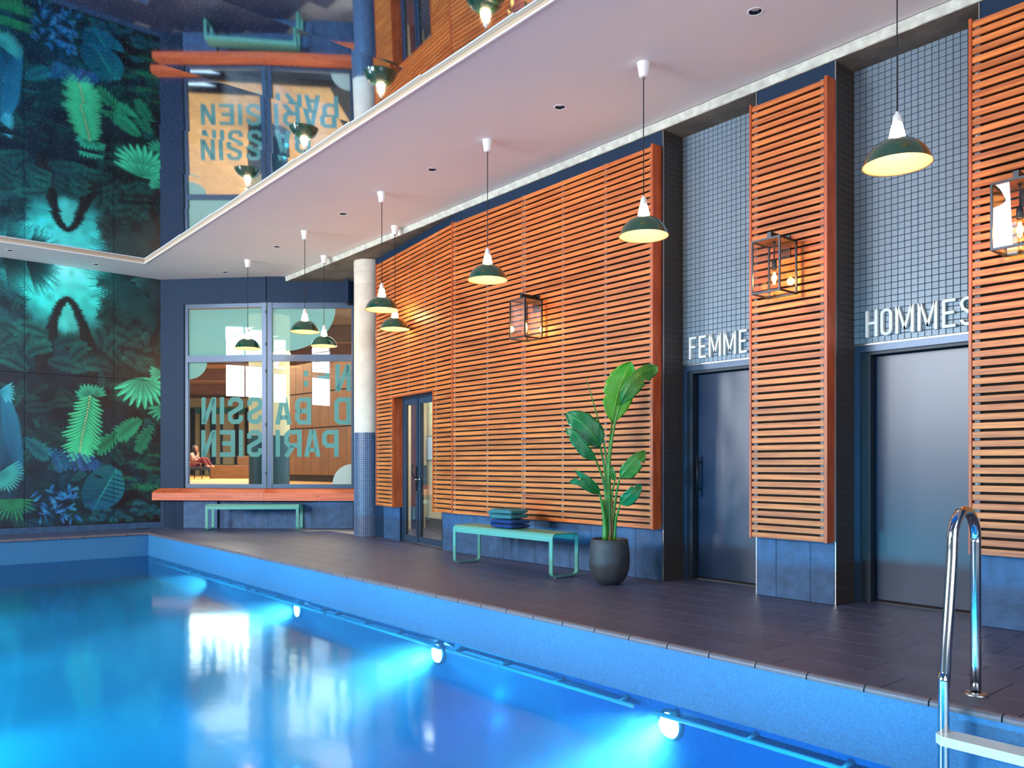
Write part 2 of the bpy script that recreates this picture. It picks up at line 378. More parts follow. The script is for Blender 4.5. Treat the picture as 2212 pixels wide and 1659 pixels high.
for (ya, yb) in ((4.20, 5.26), (2.33, 3.42)):                     # alcove floors
    y = ya
    while y < yb - .05:
        y2 = min(y + .654, yb); floor_tile(6.456, 6.84, y, y2); y = y2
y = 9.3
while y < 13.0:                                                    # in front of the folded wall
    floor_tile(6.456, 6.80, y, y + .654); y += .654
x = 1.2
while x < 4.25:                                                    # far deck below the mural
    for ya, yb in ((14.97, 15.29), (15.29, 15.61), (15.61, 15.90)): floor_tile(x, min(x + .654, 4.254), ya, yb)
    x += .654
b = MB(); b.box(-7, 1.19, 14.97, 15.9, -.0115, 0); b.box(-7, POOL_X0 - .03, -5.5, 14.94, -.0115, 0); b.box(4.256, 6.455, -5.5, .16, -.0115, 0)
b.build('tile_field', 'floortile', floor, kind='stuff')
# coping nosing tiles
cp = MB(); prof = [(0.006, 0.0), (-.012, -.001), (-.022, -.006), (-.028, -.014), (-.030, -.024), (-.030, -.036), (-.024, -.038), (0.006, -.038)]
L = .333; g = .0042
v = [(x, g, z) for x, z in prof] + [(x, L - g, z) for x, z in prof]; n = len(prof)
cp.add(v, [(i, n + i, n + i + 1, i + 1) for i in range(n - 1)] + [tuple(range(n)), tuple(range(2 * n - 1, n - 1, -1))], 0, False)
cpm = cp.mesh('coping_tile', 'coping')
cpm.polygons.foreach_set('use_smooth', [False] * len(cpm.polygons))
y = 1.415 - .333 * 4; k = 0
while y < POOL_Y1 - .05:
    o = link('coping_tile', cpm, floor, loc=(4.25, y, 0)); y += .333
x = 4.22
while x > .3:
    o = link('coping_tile', cpm, floor, loc=(x, POOL_Y1, 0)); o.rotation_euler = (0, 0, PI / 2); x -= .333

q = MB(); q.box(4.232, 4.2565, POOL_Y0, POOL_Y1 - .005, -.037, -.004); q.box(.3, 4.256, POOL_Y1 - .0, POOL_Y1 + .012, -.037, -.004); q.build('coping_bed', 'grout', floor)
# ------------------------------------------------------------------ pool basin
WZ = -.405; PD = -1.55
b = MB()
b.box(POOL_X1, POOL_X1 + .25, POOL_Y0 - .25, POOL_Y1 + .25, PD, -.04)
b.box(POOL_X0 - .25, POOL_X0, POOL_Y0 - .25, POOL_Y1 + .25, PD, -.04)
b.box(POOL_X0, POOL_X1, POOL_Y1, POOL_Y1 + .25, PD, -.04)
b.box(POOL_X0, POOL_X1, POOL_Y0 - .25, POOL_Y0, PD, -.04)
b.box(POOL_X0 - .25, POOL_X1 + .25, POOL_Y0 - .25, POOL_Y1 + .25, PD - .2, PD, 1)
basin = b.build('pool_basin', ['poolwall', 'pooldeep'], kind='structure')
b = MB(); b.box(POOL_X0 + .002, POOL_X1 - .002, POOL_Y0 + .002, POOL_Y1 - .002, PD + .002, WZ)
wat = b.build('pool_water', 'water'); tag(wat, 'still blue pool water lit from below', 'water', kind='stuff')
# underwater grab rail in lengths with brackets
RAILS = [(1.45, 3.47, 'nearest the ladder'), (3.66, 5.84, 'between the two nearer pool lights'), (5.94, 8.08, 'left of the middle pool light'),
         (8.17, 10.25, 'at the farthest pool light'), (10.34, 12.4, 'second from the far pool corner'), (12.5, 14.85, 'ending at the far pool corner')]
for y0, y1, w in RAILS:
    t = empty('grab_rail', (4.17, y0, WZ - .055), label='pale underwater grab rail ' + w, cat='rail')
    MB().tube([(0, 0, 0), (0, y1 - y0, 0)], .016, 10).build('bar', 'plasticblue', t)
    nb = 4 if y1 - y0 > 2 else 3
    for i in range(nb):
        yy = .12 + (y1 - y0 - .24) * i / (nb - 1)
        q = MB().tube([(-.004, yy, .0), (.03, yy, .012), (.078, yy, .018)], [.019, .015, .024], 10)
        q.build('bracket', 'plasticblue', t)
# pool lights set in the side wall
for yy, w in ((3.40, 'nearest submerged pool light, below the deck by the pot plant'), (6.07, 'middle submerged pool light in the side wall'), (8.975, 'farthest submerged pool light, small in the side wall')):
    t = empty('pool_light', (4.25, yy, -.54), label=w, cat='pool light')
    q = MB(); q.lathe([(.085, 0), (.105, 0), (.105, .02), (.085, .028)], 28); q.build('ring', 'satin', t).rotation_euler = (0, -PI / 2, 0)
    q = MB(); q.lathe([(.001, .03), (.05, .027), (.086, .014)], 28); q.build('lens', emitmat('pool_lens', (190, 245, 255), 14), t).rotation_euler = (0, -PI / 2, 0)
    spot('pool_beam', (4.20, yy, -.54), (-1, -.05, -.16), 150, (.30, .84, 1), 1.9, .7, .06)
    spot('pool_core', (4.20, yy, -.54), (-1, -.25, -.10), 480, (.55, .92, 1), .62, .8, .05)
for yy in (-2.2, .7, 11.9): spot('pool_beam', (4.20, yy, -.54), (-1, 0, -.16), 130, (.30, .84, 1), 1.9, .7, .06)
for yy in (-1.0, 1.2, 3.4, 5.6, 7.8, 10.0, 12.2): spot('pool_beam', (.30, yy, -.54), (1, 0, .01), 330, (.04, .76, 1), 1.1, .8, .06)  # unseen beams on the left pool wall, added to brighten the upstand opposite

for yy in (-.5, 3.0, 6.5, 10.0): spot('pool_wash', (.32, yy, -.60), (1, 0, -.6), 130, (.10, .80, 1), 2.5, .8, .06)  # added wash without a fixture, brightens the basin floor from the left
# ------------------------------------------------------------------ ceiling, mirror, slab edge
CZ = 4.68
MX1, MY1 = 4.165, 14.82
b = MB()
def drilled(b, x0, x1, y0, y1, holes, swap):
    # a strip of ceiling running along y (or along x when swap), with round recesses at the given places
    n0 = len(b.v); R, Q, dp = .0485, .09, .075; cur = y0
    for hx, hy in sorted(holes, key=lambda h: h[1]):
        b.box(x0, x1, cur, hy - Q, CZ, CZ + .22); b.box(x0, hx - Q, hy - Q, hy + Q, CZ, CZ + .22); b.box(hx + Q, x1, hy - Q, hy + Q, CZ, CZ + .22)
        b.box(hx - Q, hx + Q, hy - Q, hy + Q, CZ + dp, CZ + .22); v = []; N_ = 32
        for k in range(N_):
            an = 2 * PI * k / N_; c_, s_ = math.cos(an), math.sin(an); m_ = max(abs(c_), abs(s_))
            v += [(hx + R * c_, hy + R * s_, CZ + dp), (hx + R * c_, hy + R * s_, CZ), (hx + Q * c_ / m_, hy + Q * s_ / m_, CZ)]
        b.add(v, [f_ for k in range(N_) for f_ in ((3 * k, 3 * k + 1, 3 * ((k + 1) % N_) + 1, 3 * ((k + 1) % N_)), (3 * k + 1, 3 * k + 2, 3 * ((k + 1) % N_) + 2, 3 * ((k + 1) % N_) + 1))])
        cur = hy + Q
    b.box(x0, x1, cur, y1, CZ, CZ + .22)
    if swap: b.v[n0:] = [(q_[1], q_[0], q_[2]) for q_ in b.v[n0:]]
drilled(b, MX1, 6.47, -5.6, 16.2, [(5.445, 3.541), (5.44, 5.717), (5.435, 7.9), (5.443, 10.096), (5.451, 12.299), (5.458, 14.524)], False)
drilled(b, MY1, 16.2, -7.1, MX1, [(15.407, 3.524), (15.316, 2.224)], True)
b.box(-7.1, -6.9, -5.6, MY1, CZ, CZ + .22)
b.box(-6.9, MX1, -5.6, -4.6, CZ, CZ + .22)
ceil = b.build('ceiling', 'plaster', kind='structure')
b = MB(); b.box(MX1 - .012, MX1 - .0005, -4.6, MY1, CZ + .012, CZ + .070); b.box(-6.9, MX1 - .012, MY1 - .012, MY1 - .0005, CZ + .012, CZ + .070)
b.build('reveal', 'reveal', ceil)
b = MB(); b.box(MX1 - .016, MX1 - .0005, -4.6, MY1 - .001, CZ - .006, CZ + .012); b.box(-6.9, MX1 - .016, MY1 - .016, MY1 - .0005, CZ - .006, CZ + .012)
b.build('edge_bead', 'dlwhite', ceil)
mz = CZ + .048
ny = 22
def mirror_piece(y0, y1, x0, x1, sag=.0027):
    b = MB(); v = []; f = []
    for i in range(ny + 1):
        t = i / ny; z = -sag * (1 - (2 * t - 1) ** 2) - .0062 * (t - .5) * (y1 - y0)
        for xx in (0.002, x1 - x0 - .002): v.append((xx, .005 + t * (y1 - y0 - .010), z))
    for i in range(ny): f.append((2 * i, 2 * i + 2, 2 * i + 3, 2 * i + 1))
    b.add(v, f, 0, True); k = len(b.v)
    b.box(0.002, x1 - x0 - .002, .003, y1 - y0 - .003, .009, .02, 1)
    return b
y = MY1 - .02
ys = [MY1 - .014, 14.02, 12.72, 11.40, 10.08, 8.76, 7.45, 6.13, 4.82, 3.5, 2.19, .88, -.43, -1.74, -3.05, -4.59]
mcache = {}
for i in range(len(ys) - 1):
    y1, y0 = ys[i], ys[i + 1]
    for (x0, x1) in ((.6, MX1 - .013), (-3.15, .6), (-6.9, -3.15)):
        key = (round(y1 - y0, 2), x0)
        if key not in mcache: mcache[key] = mirror_piece(y0, y1, x0, x1).mesh('mirror_panel', ['mirror', 'blackmetal'])
        link('mirror_panel', mcache[key], ceil, loc=(x0, y0, mz))
b = MB(); b.box(-6.9, MX1, -4.6, MY1, mz + .025, mz + .12); b.build('void_lining', 'membrane', ceil)
# raw concrete slab edge and soffit beyond the white ceiling
random.seed(3)
b = MB(); n = 120; v = []
for i in range(n + 1):
    yy = -1.5 + 15.75 * i / n; r = random.uniform(-.006, .006)
    v += [(6.43 + r, yy, 4.675), (6.44 + r * .5, yy, 4.597 + random.uniform(-.007, .004)), (6.455, yy, 4.588)]
f = []
for i in range(n):
    for k in range(2): f.append((i * 3 + k, i * 3 + k + 1, i * 3 + 4 + k, i * 3 + 3 + k))
b.add(v, f, 0, False)
b.box(6.45, 9.0, -1.5, 14.6, 4.588, 4.9, 1)
slab = b.build('trim_1', ['concretelight', 'concrete'], kind='structure')
b = MB(); b.box(6.455, 9, -5.6, -1.5, 4.588, 4.9); b.build('soffit_end', 'concrete', slab)

# ------------------------------------------------------------------ walls
# right wall: main run, folded run, pillars and alcoves
fold0 = Vector((6.33, 8.745)); fdir = Vector((.1443, .9895)); fn = Vector((.9895, -.1443))
def fpt(u, d, z): p = fold0 + fdir * u + fn * d; return (p.x, p.y, z)       # u away from camera, d into the wall
wr = MB()
wr.box(XW, 7.0, 5.27, 8.76, 0, 4.59)
# folded run with the door opening (u 0.56 .. 1.99), plane 0.13 behind the slat face
def fbox(b, u0, u1, d0, d1, z0, z1, mi=0):
    pts = [fpt(u0, d0, z0), fpt(u1, d0, z0), fpt(u1, d1, z0), fpt(u0, d1, z0)]
    b.quadpoly(pts[::-1], (0, 0, z1 - z0), mi)
fbox(wr, -.02, .50, .13, .26, 0, 4.59)
fbox(wr, 1.97, 3.1, .13, .26, 0, 4.59)
fbox(wr, .50, 1.97, .13, .26, 2.30, 4.59)
wall_right = wr.build('wall_right', 'bluepaint', kind='structure')
b = MB(); b.box(XW, 7.3, 3.43, 4.18, 0, 4.59); pillar = b.build('wall_right_pillar', 'bluepaint', kind='structure')
b = MB(); b.box(XW, 7.3, -.2, 2.31, 0, 4.59); b.box(XW, 7.3, -5.6, -.2, 0, 4.68); pillar2 = b.build('wall_right_end', 'bluepaint', kind='structure')
# light metal corner trims
for (yy, par) in ((5.272, wall_right), (3.432, pillar)):
    q = MB(); q.box(XW - .006, XW + .004, yy - .010, yy - .001, 0, 4.585); q.build('corner_bead', 'satin', par)
q = MB(); q.box(XW - .006, XW + .004, 4.181, 4.190, 0, 4.585); q.build('corner_bead', 'satin', pillar)
q = MB(); q.box(XW - .006, XW + .004, 2.311, 2.32, 0, 4.585); q.build('corner_bead', 'satin', pillar2)

# stone plinth tiles under the slats
def plinth_run(par, origin, rz, edges, h=.56):
    for i in range(len(edges) - 1):
        a, c = edges[i], edges[i + 1]; q = MB(); q.bbox(a + .0015, c - .0015, -.012, -.0005, .002, h, .002)
        o = q.build('plinth_tile', 'plinth', par); o.location = origin; o.rotation_euler = (0, 0, rz)
plinth_run(wall_right, (XW, 8.76, 0), RZX, [0, .35, .65, .95, 1.25, 1.55, 1.85, 2.15, 2.48, 2.80, 3.13, 3.483])
plinth_run(pillar, (XW, 4.181, 0), RZX, [0, .20, .53, .748])
plinth_run(pillar2, (XW, 2.311, 0), RZX, [0, .33, .66, .99, 1.32, 1.65])
fang = math.atan2(-fdir.y, -fdir.x)
p = fpt(.50, .13, 0); plinth_run(wall_right, p, fang, [0, .25, .50])
p = fpt(2.6, .13, 0); plinth_run(wall_right, p, fang, [0, .30, .63])

# mosaic alcoves
TP = .0541
def alcove(name, y_hi, y_lo, xside_tiles, door_y0, door_y1, label_side):
    w = y_hi - y_lo
    st = empty(name, (XA, y_hi, 0), RZX, kind='structure')
    q = MB()
    q.box(0, w, 0, .5, 2.20, 4.59)                       # above the door
    q.build('backing', 'grout', st)
    nx = int(w / TP) + 1; nz = int((4.588 - 2.222) / TP)
    tm = {}
    rest = MB(); cells = []
    for j in range(nz + 1):
        for i in range(nx):
            x0 = i * TP + .0022; x1 = min((i + 1) * TP - .0022, w - .001); z0 = 2.224 + j * TP; z1 = min(z0 + TP - .0044, 4.587)
            if x1 - x0 < .008 or z1 - z0 < .008: continue
            cells.append((x0, x1, z0, z1, i, j))
    # the largest in the picture: nearest columns at mid height
    cells.sort(key=lambda c: (-c[4] * 1.0 + abs(c[5] - 12) * .25))
    for k, (x0, x1, z0, z1, i, j) in enumerate(cells):
        if k < 300:
            key = (round(x1 - x0, 4), round(z1 - z0, 4))
            if key not in tm:
                t = MB(); t.bbox(0, x1 - x0, 0, .0045, 0, z1 - z0, .0016); tm[key] = t.mesh('mosaic_tile', 'tile')
            o = link('mosaic_tile', tm[key], st, loc=(x0, -.0046, z0))
        else:
            rest.bbox(x0, x1, -.0046, -.0001, z0, z1, .0016)
    rest.build('mosaic_field', 'tile', st, kind='stuff')
    # side cheek at the far end, facing the camera side
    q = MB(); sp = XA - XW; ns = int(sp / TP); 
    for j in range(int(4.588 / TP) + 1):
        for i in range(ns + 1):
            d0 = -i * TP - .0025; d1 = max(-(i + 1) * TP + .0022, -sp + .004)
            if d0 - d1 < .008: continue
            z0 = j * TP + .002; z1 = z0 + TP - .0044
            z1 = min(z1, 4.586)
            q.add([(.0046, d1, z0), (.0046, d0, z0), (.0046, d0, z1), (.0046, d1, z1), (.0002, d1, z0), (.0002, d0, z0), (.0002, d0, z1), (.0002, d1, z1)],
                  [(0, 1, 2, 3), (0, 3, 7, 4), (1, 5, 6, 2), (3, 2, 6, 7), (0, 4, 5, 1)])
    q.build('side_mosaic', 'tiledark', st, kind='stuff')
    q = MB(); q.box(0, .0001, -sp + .002, 0, 0, 4.587); q.build('side_backing', 'grout', st)
    q = MB(); q.box(0, w, -.012, .0, 2.207, 2.219); q.build('lintel_trim', 'satin', st)
    return st
al1 = alcove('wall_alcove_left', 5.27, 4.18, None, 0, 0, '')
al2 = alcove('wall_alcove_right', 3.43, 2.31, None, 0, 0, '')

def alcove_door(name, y_hi, w, leaf_x0, handle, lab):
    st = empty(name, (XA, y_hi, 0), RZX, kind='structure')
    q = MB(); q.box(0.0, .055, -.004, .14, 0, 2.207); q.box(w - .055, w, -.004, .14, 0, 2.207); q.box(0.055, w - .055, -.004, .14, 2.150, 2.207); q.build('frame', 'frame', st)
    q = MB(); q.box(.055, leaf_x0, .03, .14, 0, 2.15); q.box(leaf_x0, w - .055, .02, .14, 2.125, 2.15); q.build('jamb_lining', 'framedark', st)
    lf = MB(); lf.bbox(leaf_x0 + .003, w - .06, .115, .158, .022, 2.12, .003).build('leaf', 'doorleaf', st)
    q = MB(); q.box(leaf_x0, w - .055, .12, .15, .001, .018); q.build('drop_seal', 'membrane', st)
    q = MB(); q.box(0, w, .17, .20, 0, 2.25); q.build('back_lining', 'membrane', st)
    if handle:
        h = MB(); x = leaf_x0 + .045
        h.tube([(x, .05, .86), (x, .05, 1.28)], .011, 12)
        for z in (.93, 1.21): h.tube([(x, .05, z), (x, .116, z)], .008, 10)
        h.build('pull_handle', 'blackmetal', lf if False else st)
    return st
alcove_door('door_2', 5.27, 1.09, .10, True, '')
alcove_door('door_3', 3.43, 1.12, .13, False, '')

# ------------------------------------------------------------------ raised lettering
def stroke(b, pts, w, h0, h1, closed=False, mi=0):
    P = [Vector(p) for p in pts]; n = len(P); Lf = []; Rt = []
    for i in range(n):
        if closed: a, c = P[i - 1], P[(i + 1) % n]
        else: a, c = P[max(i - 1, 0)], P[min(i + 1, n - 1)]
        d1 = (P[i] - a); d2 = (c - P[i])
        if d1.length < 1e-9: d1 = d2
        if d2.length < 1e-9: d2 = d1
        d1.normalize(); d2.normalize(); n1 = Vector((-d1.y, d1.x)); n2 = Vector((-d2.y, d2.x)); m = (n1 + n2)
        m = m.normalized() if m.length > 1e-6 else n1; k = w / 2 / max(m.dot(n1), .45); Lf.append(P[i] + m * k); Rt.append(P[i] - m * k)
    v = []; f = []
    for l, r in zip(Lf, Rt): v += [(l.x, h0, l.y), (r.x, h0, r.y), (l.x, h1, l.y), (r.x, h1, r.y)]
    for i in range(n if closed else n - 1):
        a = 4 * i; c = 4 * ((i + 1) % n)
        f += [(a, a + 1, c + 1, c), (a + 2, c + 2, c + 3, a + 3), (a, c, c + 2, a + 2), (a + 1, a + 3, c + 3, c + 1)]
    if not closed: f += [(0, 2, 3, 1), (4 * n - 4, 4 * n - 3, 4 * n - 1, 4 * n - 2)]
    b.add(v, f, mi)
def arc(cx, cy, rx, ry, a0, a1, n=8):
    return [(cx + rx * math.cos(math.radians(a0 + (a1 - a0) * i / n)), cy + ry * math.sin(math.radians(a0 + (a1 - a0) * i / n))) for i in range(n + 1)]
def sign_letter(ch, w, h=.225, t=.0235, d=.032):
    b = MB(); s = t; a = (-d, 0)
    hs = s / 2
    if ch == 'F':
        stroke(b, [(hs, 0), (hs, h)], s, *a); stroke(b, [(s, h - hs), (w, h - hs)], s, *a); stroke(b, [(s, h * .54), (w * .88, h * .54)], s, *a)
    if ch == 'E':
        stroke(b, [(hs, 0), (hs, h)], s, *a); stroke(b, [(s, h - hs), (w, h - hs)], s, *a); stroke(b, [(s, h * .52), (w * .88, h * .52)], s, *a); stroke(b, [(s, hs), (w, hs)], s, *a)
    if ch == 'H':
        stroke(b, [(hs, 0), (hs, h)], s, *a); stroke(b, [(w - hs, 0), (w - hs, h)], s, *a); stroke(b, [(s, h * .52), (w - s, h * .52)], s, *a)
    if ch == 'M':
        stroke(b, [(hs, 0), (hs, h)], s, *a); stroke(b, [(w - hs, 0), (w - hs, h)], s, *a)
        b.quadpoly([(hs, -d, h), (s * 1.25, -d, h), (w / 2 + hs * .9, -d, h * .16), (w / 2 - hs * .9, -d, h * .16)][::-1], (0, d, 0))
        b.quadpoly([(w - hs, -d, h), (w - s * 1.25, -d, h), (w / 2 - hs * .9, -d, h * .16), (w / 2 + hs * .9, -d, h * .16)], (0, d, 0))
    if ch == 'O':
        r = w / 2 - hs; pts = arc(w / 2, h - hs - r, r, r, 0, 180, 10) + arc(w / 2, hs + r, r, r, 180, 360, 10); stroke(b, pts, s, *a, closed=True)
    if ch == 'S':
        r = w / 2 - hs; pts = arc(w / 2, h - hs - r, r, r, 5, 180, 8) + [(hs + r * .25, h * .60), (w - hs - r * .25, h * .40)] + arc(w / 2, hs + r, r, r, 0, -175, 8); stroke(b, pts, s, *a)
    return b
def sign(name, y_start, text, lab):
    st = empty(name, (XA - .0046, y_start, 2.268), RZX, label=lab, cat='sign')
    x = 0
    for i, (ch, w, gap) in enumerate(text):
        sign_letter(ch, w).build('letter', 'letter', st, loc=(x, 0, 0)); x += w + gap
sign('lettering_sign', 5.165, [('F', .088, .034), ('E', .088, .034), ('M', .145, .029), ('M', .145, .034), ('E', .088, .034), ('S', .095, 0)], 'white raised letters FEMMES on the grey mosaic over the farther alcove door')
sign('lettering_sign', 3.312, [('H', .103, .026), ('O', .096, .028), ('M', .150, .030), ('M', .152, .037), ('E', .1, .032), ('S', .105, 0)], 'white raised letters HOMMES on the grey mosaic over the nearer alcove door')

# ------------------------------------------------------------------ cedar slat panels
Z0, Z1, NS = .535, 4.42, 60
PIT = (Z1 - Z0) / NS
slat_cache = {}
def slat(par, x0, x1, z, th=.020):
    key = round(x1 - x0, 3)
    if key not in slat_cache:
        b = MB(); b.bbox(0, key, 0, th, 0, PIT * .69, .0015); slat_cache[key] = b.mesh('slat', 'slat')
    return link('slat', slat_cache[key], par, loc=(x0, 0, z))
def panel(loc, rz, w, lab, supports, left_board=True, right_board=True, door=None, nscrew=6, depth=.1285, seed=1):
    t = empty('slat_panel', (loc[0], loc[1], 0), rz, label=lab, cat='wall panel')
    rnd = random.Random(seed)
    bl = .024 if left_board else 0; br = .030 if right_board else 0
    for i in range(NS):
        z = Z0 + i * PIT
        if door and z + PIT * .6 < door[2]:
            slat(t, bl, door[0] - .02, z); slat(t, door[1] + .02, w - br, z)
        else: slat(t, bl, w - br, z)
    q = MB()
    if door:
        q.box(.005, door[0], .045, .052, Z0, Z1); q.box(door[1], w - .005, .045, .052, Z0, Z1); q.box(door[0], door[1], .045, .052, door[2], Z1)
    else: q.box(.005, w - .005, .045, .052, Z0, Z1)
    q.build('backing_membrane', 'membrane', t)
    for s in supports:
        z0 = door[2] if door and door[0] < s < door[1] else Z0 + .002
        q = MB(); q.box(s - .019, s + .019, .0205, .044, z0, Z1 - .004); q.build('batten', 'batten', t)
    if left_board: MB().bbox(0, .022, -.006, depth, Z0 - .006, Z1 + .006, .002).build('edge_board', 'slatboard', t)
    if right_board: MB().bbox(w - .028, w, -.006, depth, Z0 - .006, Z1 + .006, .002).build('edge_board', 'slatboard', t)
    q = MB()
    for s in supports:
        zz = Z0 + PIT * rnd.uniform(1, 4)
        while zz < Z1:
            k = int((zz - Z0) / PIT); z = Z0 + k * PIT + PIT * .86
            if not (door and door[0] < s < door[1] and z < door[2]):
                q.lathe([(.0005, .004), (.0055, .003), (.0065, 0)], 8, (0, 0, 0), 0, True)
                m = q.v[-24:]; q.v[-24:] = [(s - .004 + a, .0195 - c, z + b_) for a, b_, c in m]
            zz += PIT * rnd.choice((4, 6, 7, 9))
    q.build('screw_heads', 'screw', t, kind='stuff')
    if door:
        j = MB(); j.box(door[0] - .02, door[0], -.006, .16, Z0 - .006, door[2] + .02); o = j.build('door_jamb', 'slatboard', t)
        j = MB(); j.box(door[1], door[1] + .02, -.006, .16, Z0 - .006, door[2] + .02); j.build('door_jamb', 'slatboard', t)
        j = MB(); j.box(door[0], door[1], -.002, .16, door[2], door[2] + .02); j.build('door_head', 'slatboard', t)
    return t
FX = 6.33
panel((FX, 7.305), RZX, 2.014, 'right half of the long cedar slat wall, behind the potted plant', [.02, .678, 1.338, 1.965], left_board=False, seed=2)
panel((FX, 8.745), RZX, 1.437, 'middle run of the cedar slat wall, behind the wall lantern and folded towels', [.04, .74, 1.415], left_board=True, right_board=False, seed=3)
wl = 2.633
p = fpt(wl, 0, 0)
panel(p, fang, wl - .014, 'far cedar slat wall angled around the glazed double door', [.04, .55, 1.2, 1.75, 2.12, 2.6], left_board=True, right_board=False, door=(wl - 1.952, wl - .575, 2.215), seed=4)
panel((FX, 4.176), RZX, .746, 'narrow cedar slat panel between the two alcove doors', [.05, .69], seed=5)
panel((FX, 2.341), RZX, 1.9, 'cedar slat panel nearest the camera at the right edge', [.05, .6, 1.2, 1.84], seed=6)

# ------------------------------------------------------------------ glazed double door in the folded wall (door_1)
dr = empty('door_1', fpt(1.97, .17, 0), fang, kind='structure')
W1 = 1.47
q = MB(); q.box(0, .05, -.01, .05, 0, 2.26); q.box(W1 - .05, W1, -.01, .05, 0, 2.26); q.box(.05, W1 - .05, -.01, .05, 2.19, 2.26); q.build('frame', 'frame', dr)
def gleaf(x0, x1, par):
    t = MB(); z0, z1 = .015, 2.185; s = .062
    t.box(x0, x0 + s, 0, .045, z0, z1); t.box(x1 - s, x1, 0, .045, z0, z1); t.box(x0 + s, x1 - s, 0, .045, z0, z0 + .10); t.box(x0 + s, x1 - s, 0, .045, z1 - .085, z1)
    o = t.build('leaf', 'frame', par)
    MB().box(x0 + s, x1 - s, .018, .026, z0 + .1, z1 - .085).build('pane', 'glass', o)
    q = MB(); q.box(x0 + s - .001, x0 + s + .008, -.002, .016, z0 + .1, z1 - .085); q.box(x1 - s - .008, x1 - s + .001, -.002, .016, z0 + .1, z1 - .085); q.build('glazing_bead', 'framedark', o)
    return o
l1 = gleaf(.055, .565, dr); l2 = gleaf(.572, W1 - .055, dr)
MB().box(.558, .576, -.012, .0, .02, 2.18).build('meeting_stile', 'framedark', dr)
q = MB(); q.tube([(.46, -.012, 1.19), (.46, -.055, 1.17), (.46, -.06, 1.06), (.46, -.012, .99)], .011, 10); q.box(.525, .555, -.03, -.001, .80, 1.16); q.build('pull_handle', 'blackmetal', dr)
q = MB(); q.tube([(.60, 0, .965), (.60, -.05, .965), (.50, -.055, .965)], .009, 10); q.lathe([(.02, 0), (.024, .004), (.024, .008)], 16, cap1=True)
m = q.v[-48:]; q.v[-48:] = [(.60 + a, -c, .965 + b_) for a, b_, c in m]; q.build('lever_handle', 'steel', dr)
q = MB(); q.lathe([(.012, 0), (.015, .004), (.001, .008)], 14); m = q.v[-42:]; q.v[-42:] = [(.60 + a, -c, .83 + b_) for a, b_, c in m]; q.build('lock_cylinder', 'steel', dr)
MB().box(.64, .74, .05, .06, .82, 1.18).build('push_plate', 'dado', dr)
# corridor beyond
cor = MB()
cor.box(-2.15, 1.7, 1.45, 1.55, -.001, 2.9); cor.box(-2.2, -2.15, .12, 1.55, -.001, 2.9); cor.box(1.7, 1.8, .3, 1.55, -.001, 2.9); cor.box(-2.2, 1.8, .12, 1.55, 2.9, 3.0)
cw = cor.build('wall_corridor', 'cream'); cw.location = fpt(1.97, .17, 0); cw.rotation_euler = (0, 0, fang); tag(cw, kind='structure')
MB().box(-2.15, 1.7, 1.43, 1.449, .01, .20).build('skirting', 'dado', cw)
MB().box(-2.15, 1.7, .095, 1.45, -.010, -.0015).build('corridor_floor', 'floortile', cw)
nt_ = empty('notice_board', fpt(4.08, 1.615, 1.27), fang, label='white notice in a thin black frame beyond the glazed double door', cat='notice')
MB().box(0, .36, -.012, 0, 0, .45).build('frame', 'cord', nt_); MB().box(.012, .348, -.016, -.0125, .012, .438).build('sheet', 'notice', nt_)

# ------------------------------------------------------------------ round column with mosaic foot
cc = (6.893, 11.91); cr_ = .237
colm = empty('column', (cc[0], cc[1], 0), label='round pale concrete column with blue mosaic foot beside the slat wall', cat='column')
b = MB(); b.lathe([(cr_, 1.72), (cr_, 4.19), (cr_ - .004, 4.196), (cr_, 4.203), (cr_ + .002, 4.40), (cr_ - .003, 4.408), (cr_ + .003, 4.415), (cr_ + .004, 4.588)], 56); b.build('shaft', 'colconcrete', colm)
b = MB(); b.lathe([(cr_ - .002, 0), (cr_ - .002, 1.722), (cr_ - .02, 1.722)], 56); b.build('foot_backing', 'colgrout', colm)
b = MB(); na = 44; dz = .0345
for j in range(50):
    z0 = j * dz + .001; z1 = z0 + dz - .004
    if z1 > 1.722: break
    for i in range(na):
        a0 = 2 * PI * (i + .06) / na; a1 = 2 * PI * (i + .94) / na; R0 = cr_ - .003; R1 = cr_ + .003; a0b = a0 + .008; a1b = a1 - .008
        b.add([(R0 * math.cos(a0), R0 * math.sin(a0), z0), (R0 * math.cos(a1), R0 * math.sin(a1), z0), (R0 * math.cos(a1), R0 * math.sin(a1), z1), (R0 * math.cos(a0), R0 * math.sin(a0), z1),
               (R1 * math.cos(a0b), R1 * math.sin(a0b), z0 + .001), (R1 * math.cos(a1b), R1 * math.sin(a1b), z0 + .001), (R1 * math.cos(a1b), R1 * math.sin(a1b), z1 - .001), (R1 * math.cos(a0b), R1 * math.sin(a0b), z1 - .001)],
              [(4, 5, 6, 7), (0, 1, 5, 4), (1, 2, 6, 5), (2, 3, 7, 6), (3, 0, 4, 7)])
b.build('mosaic_cladding', 'coltile', colm, kind='stuff')

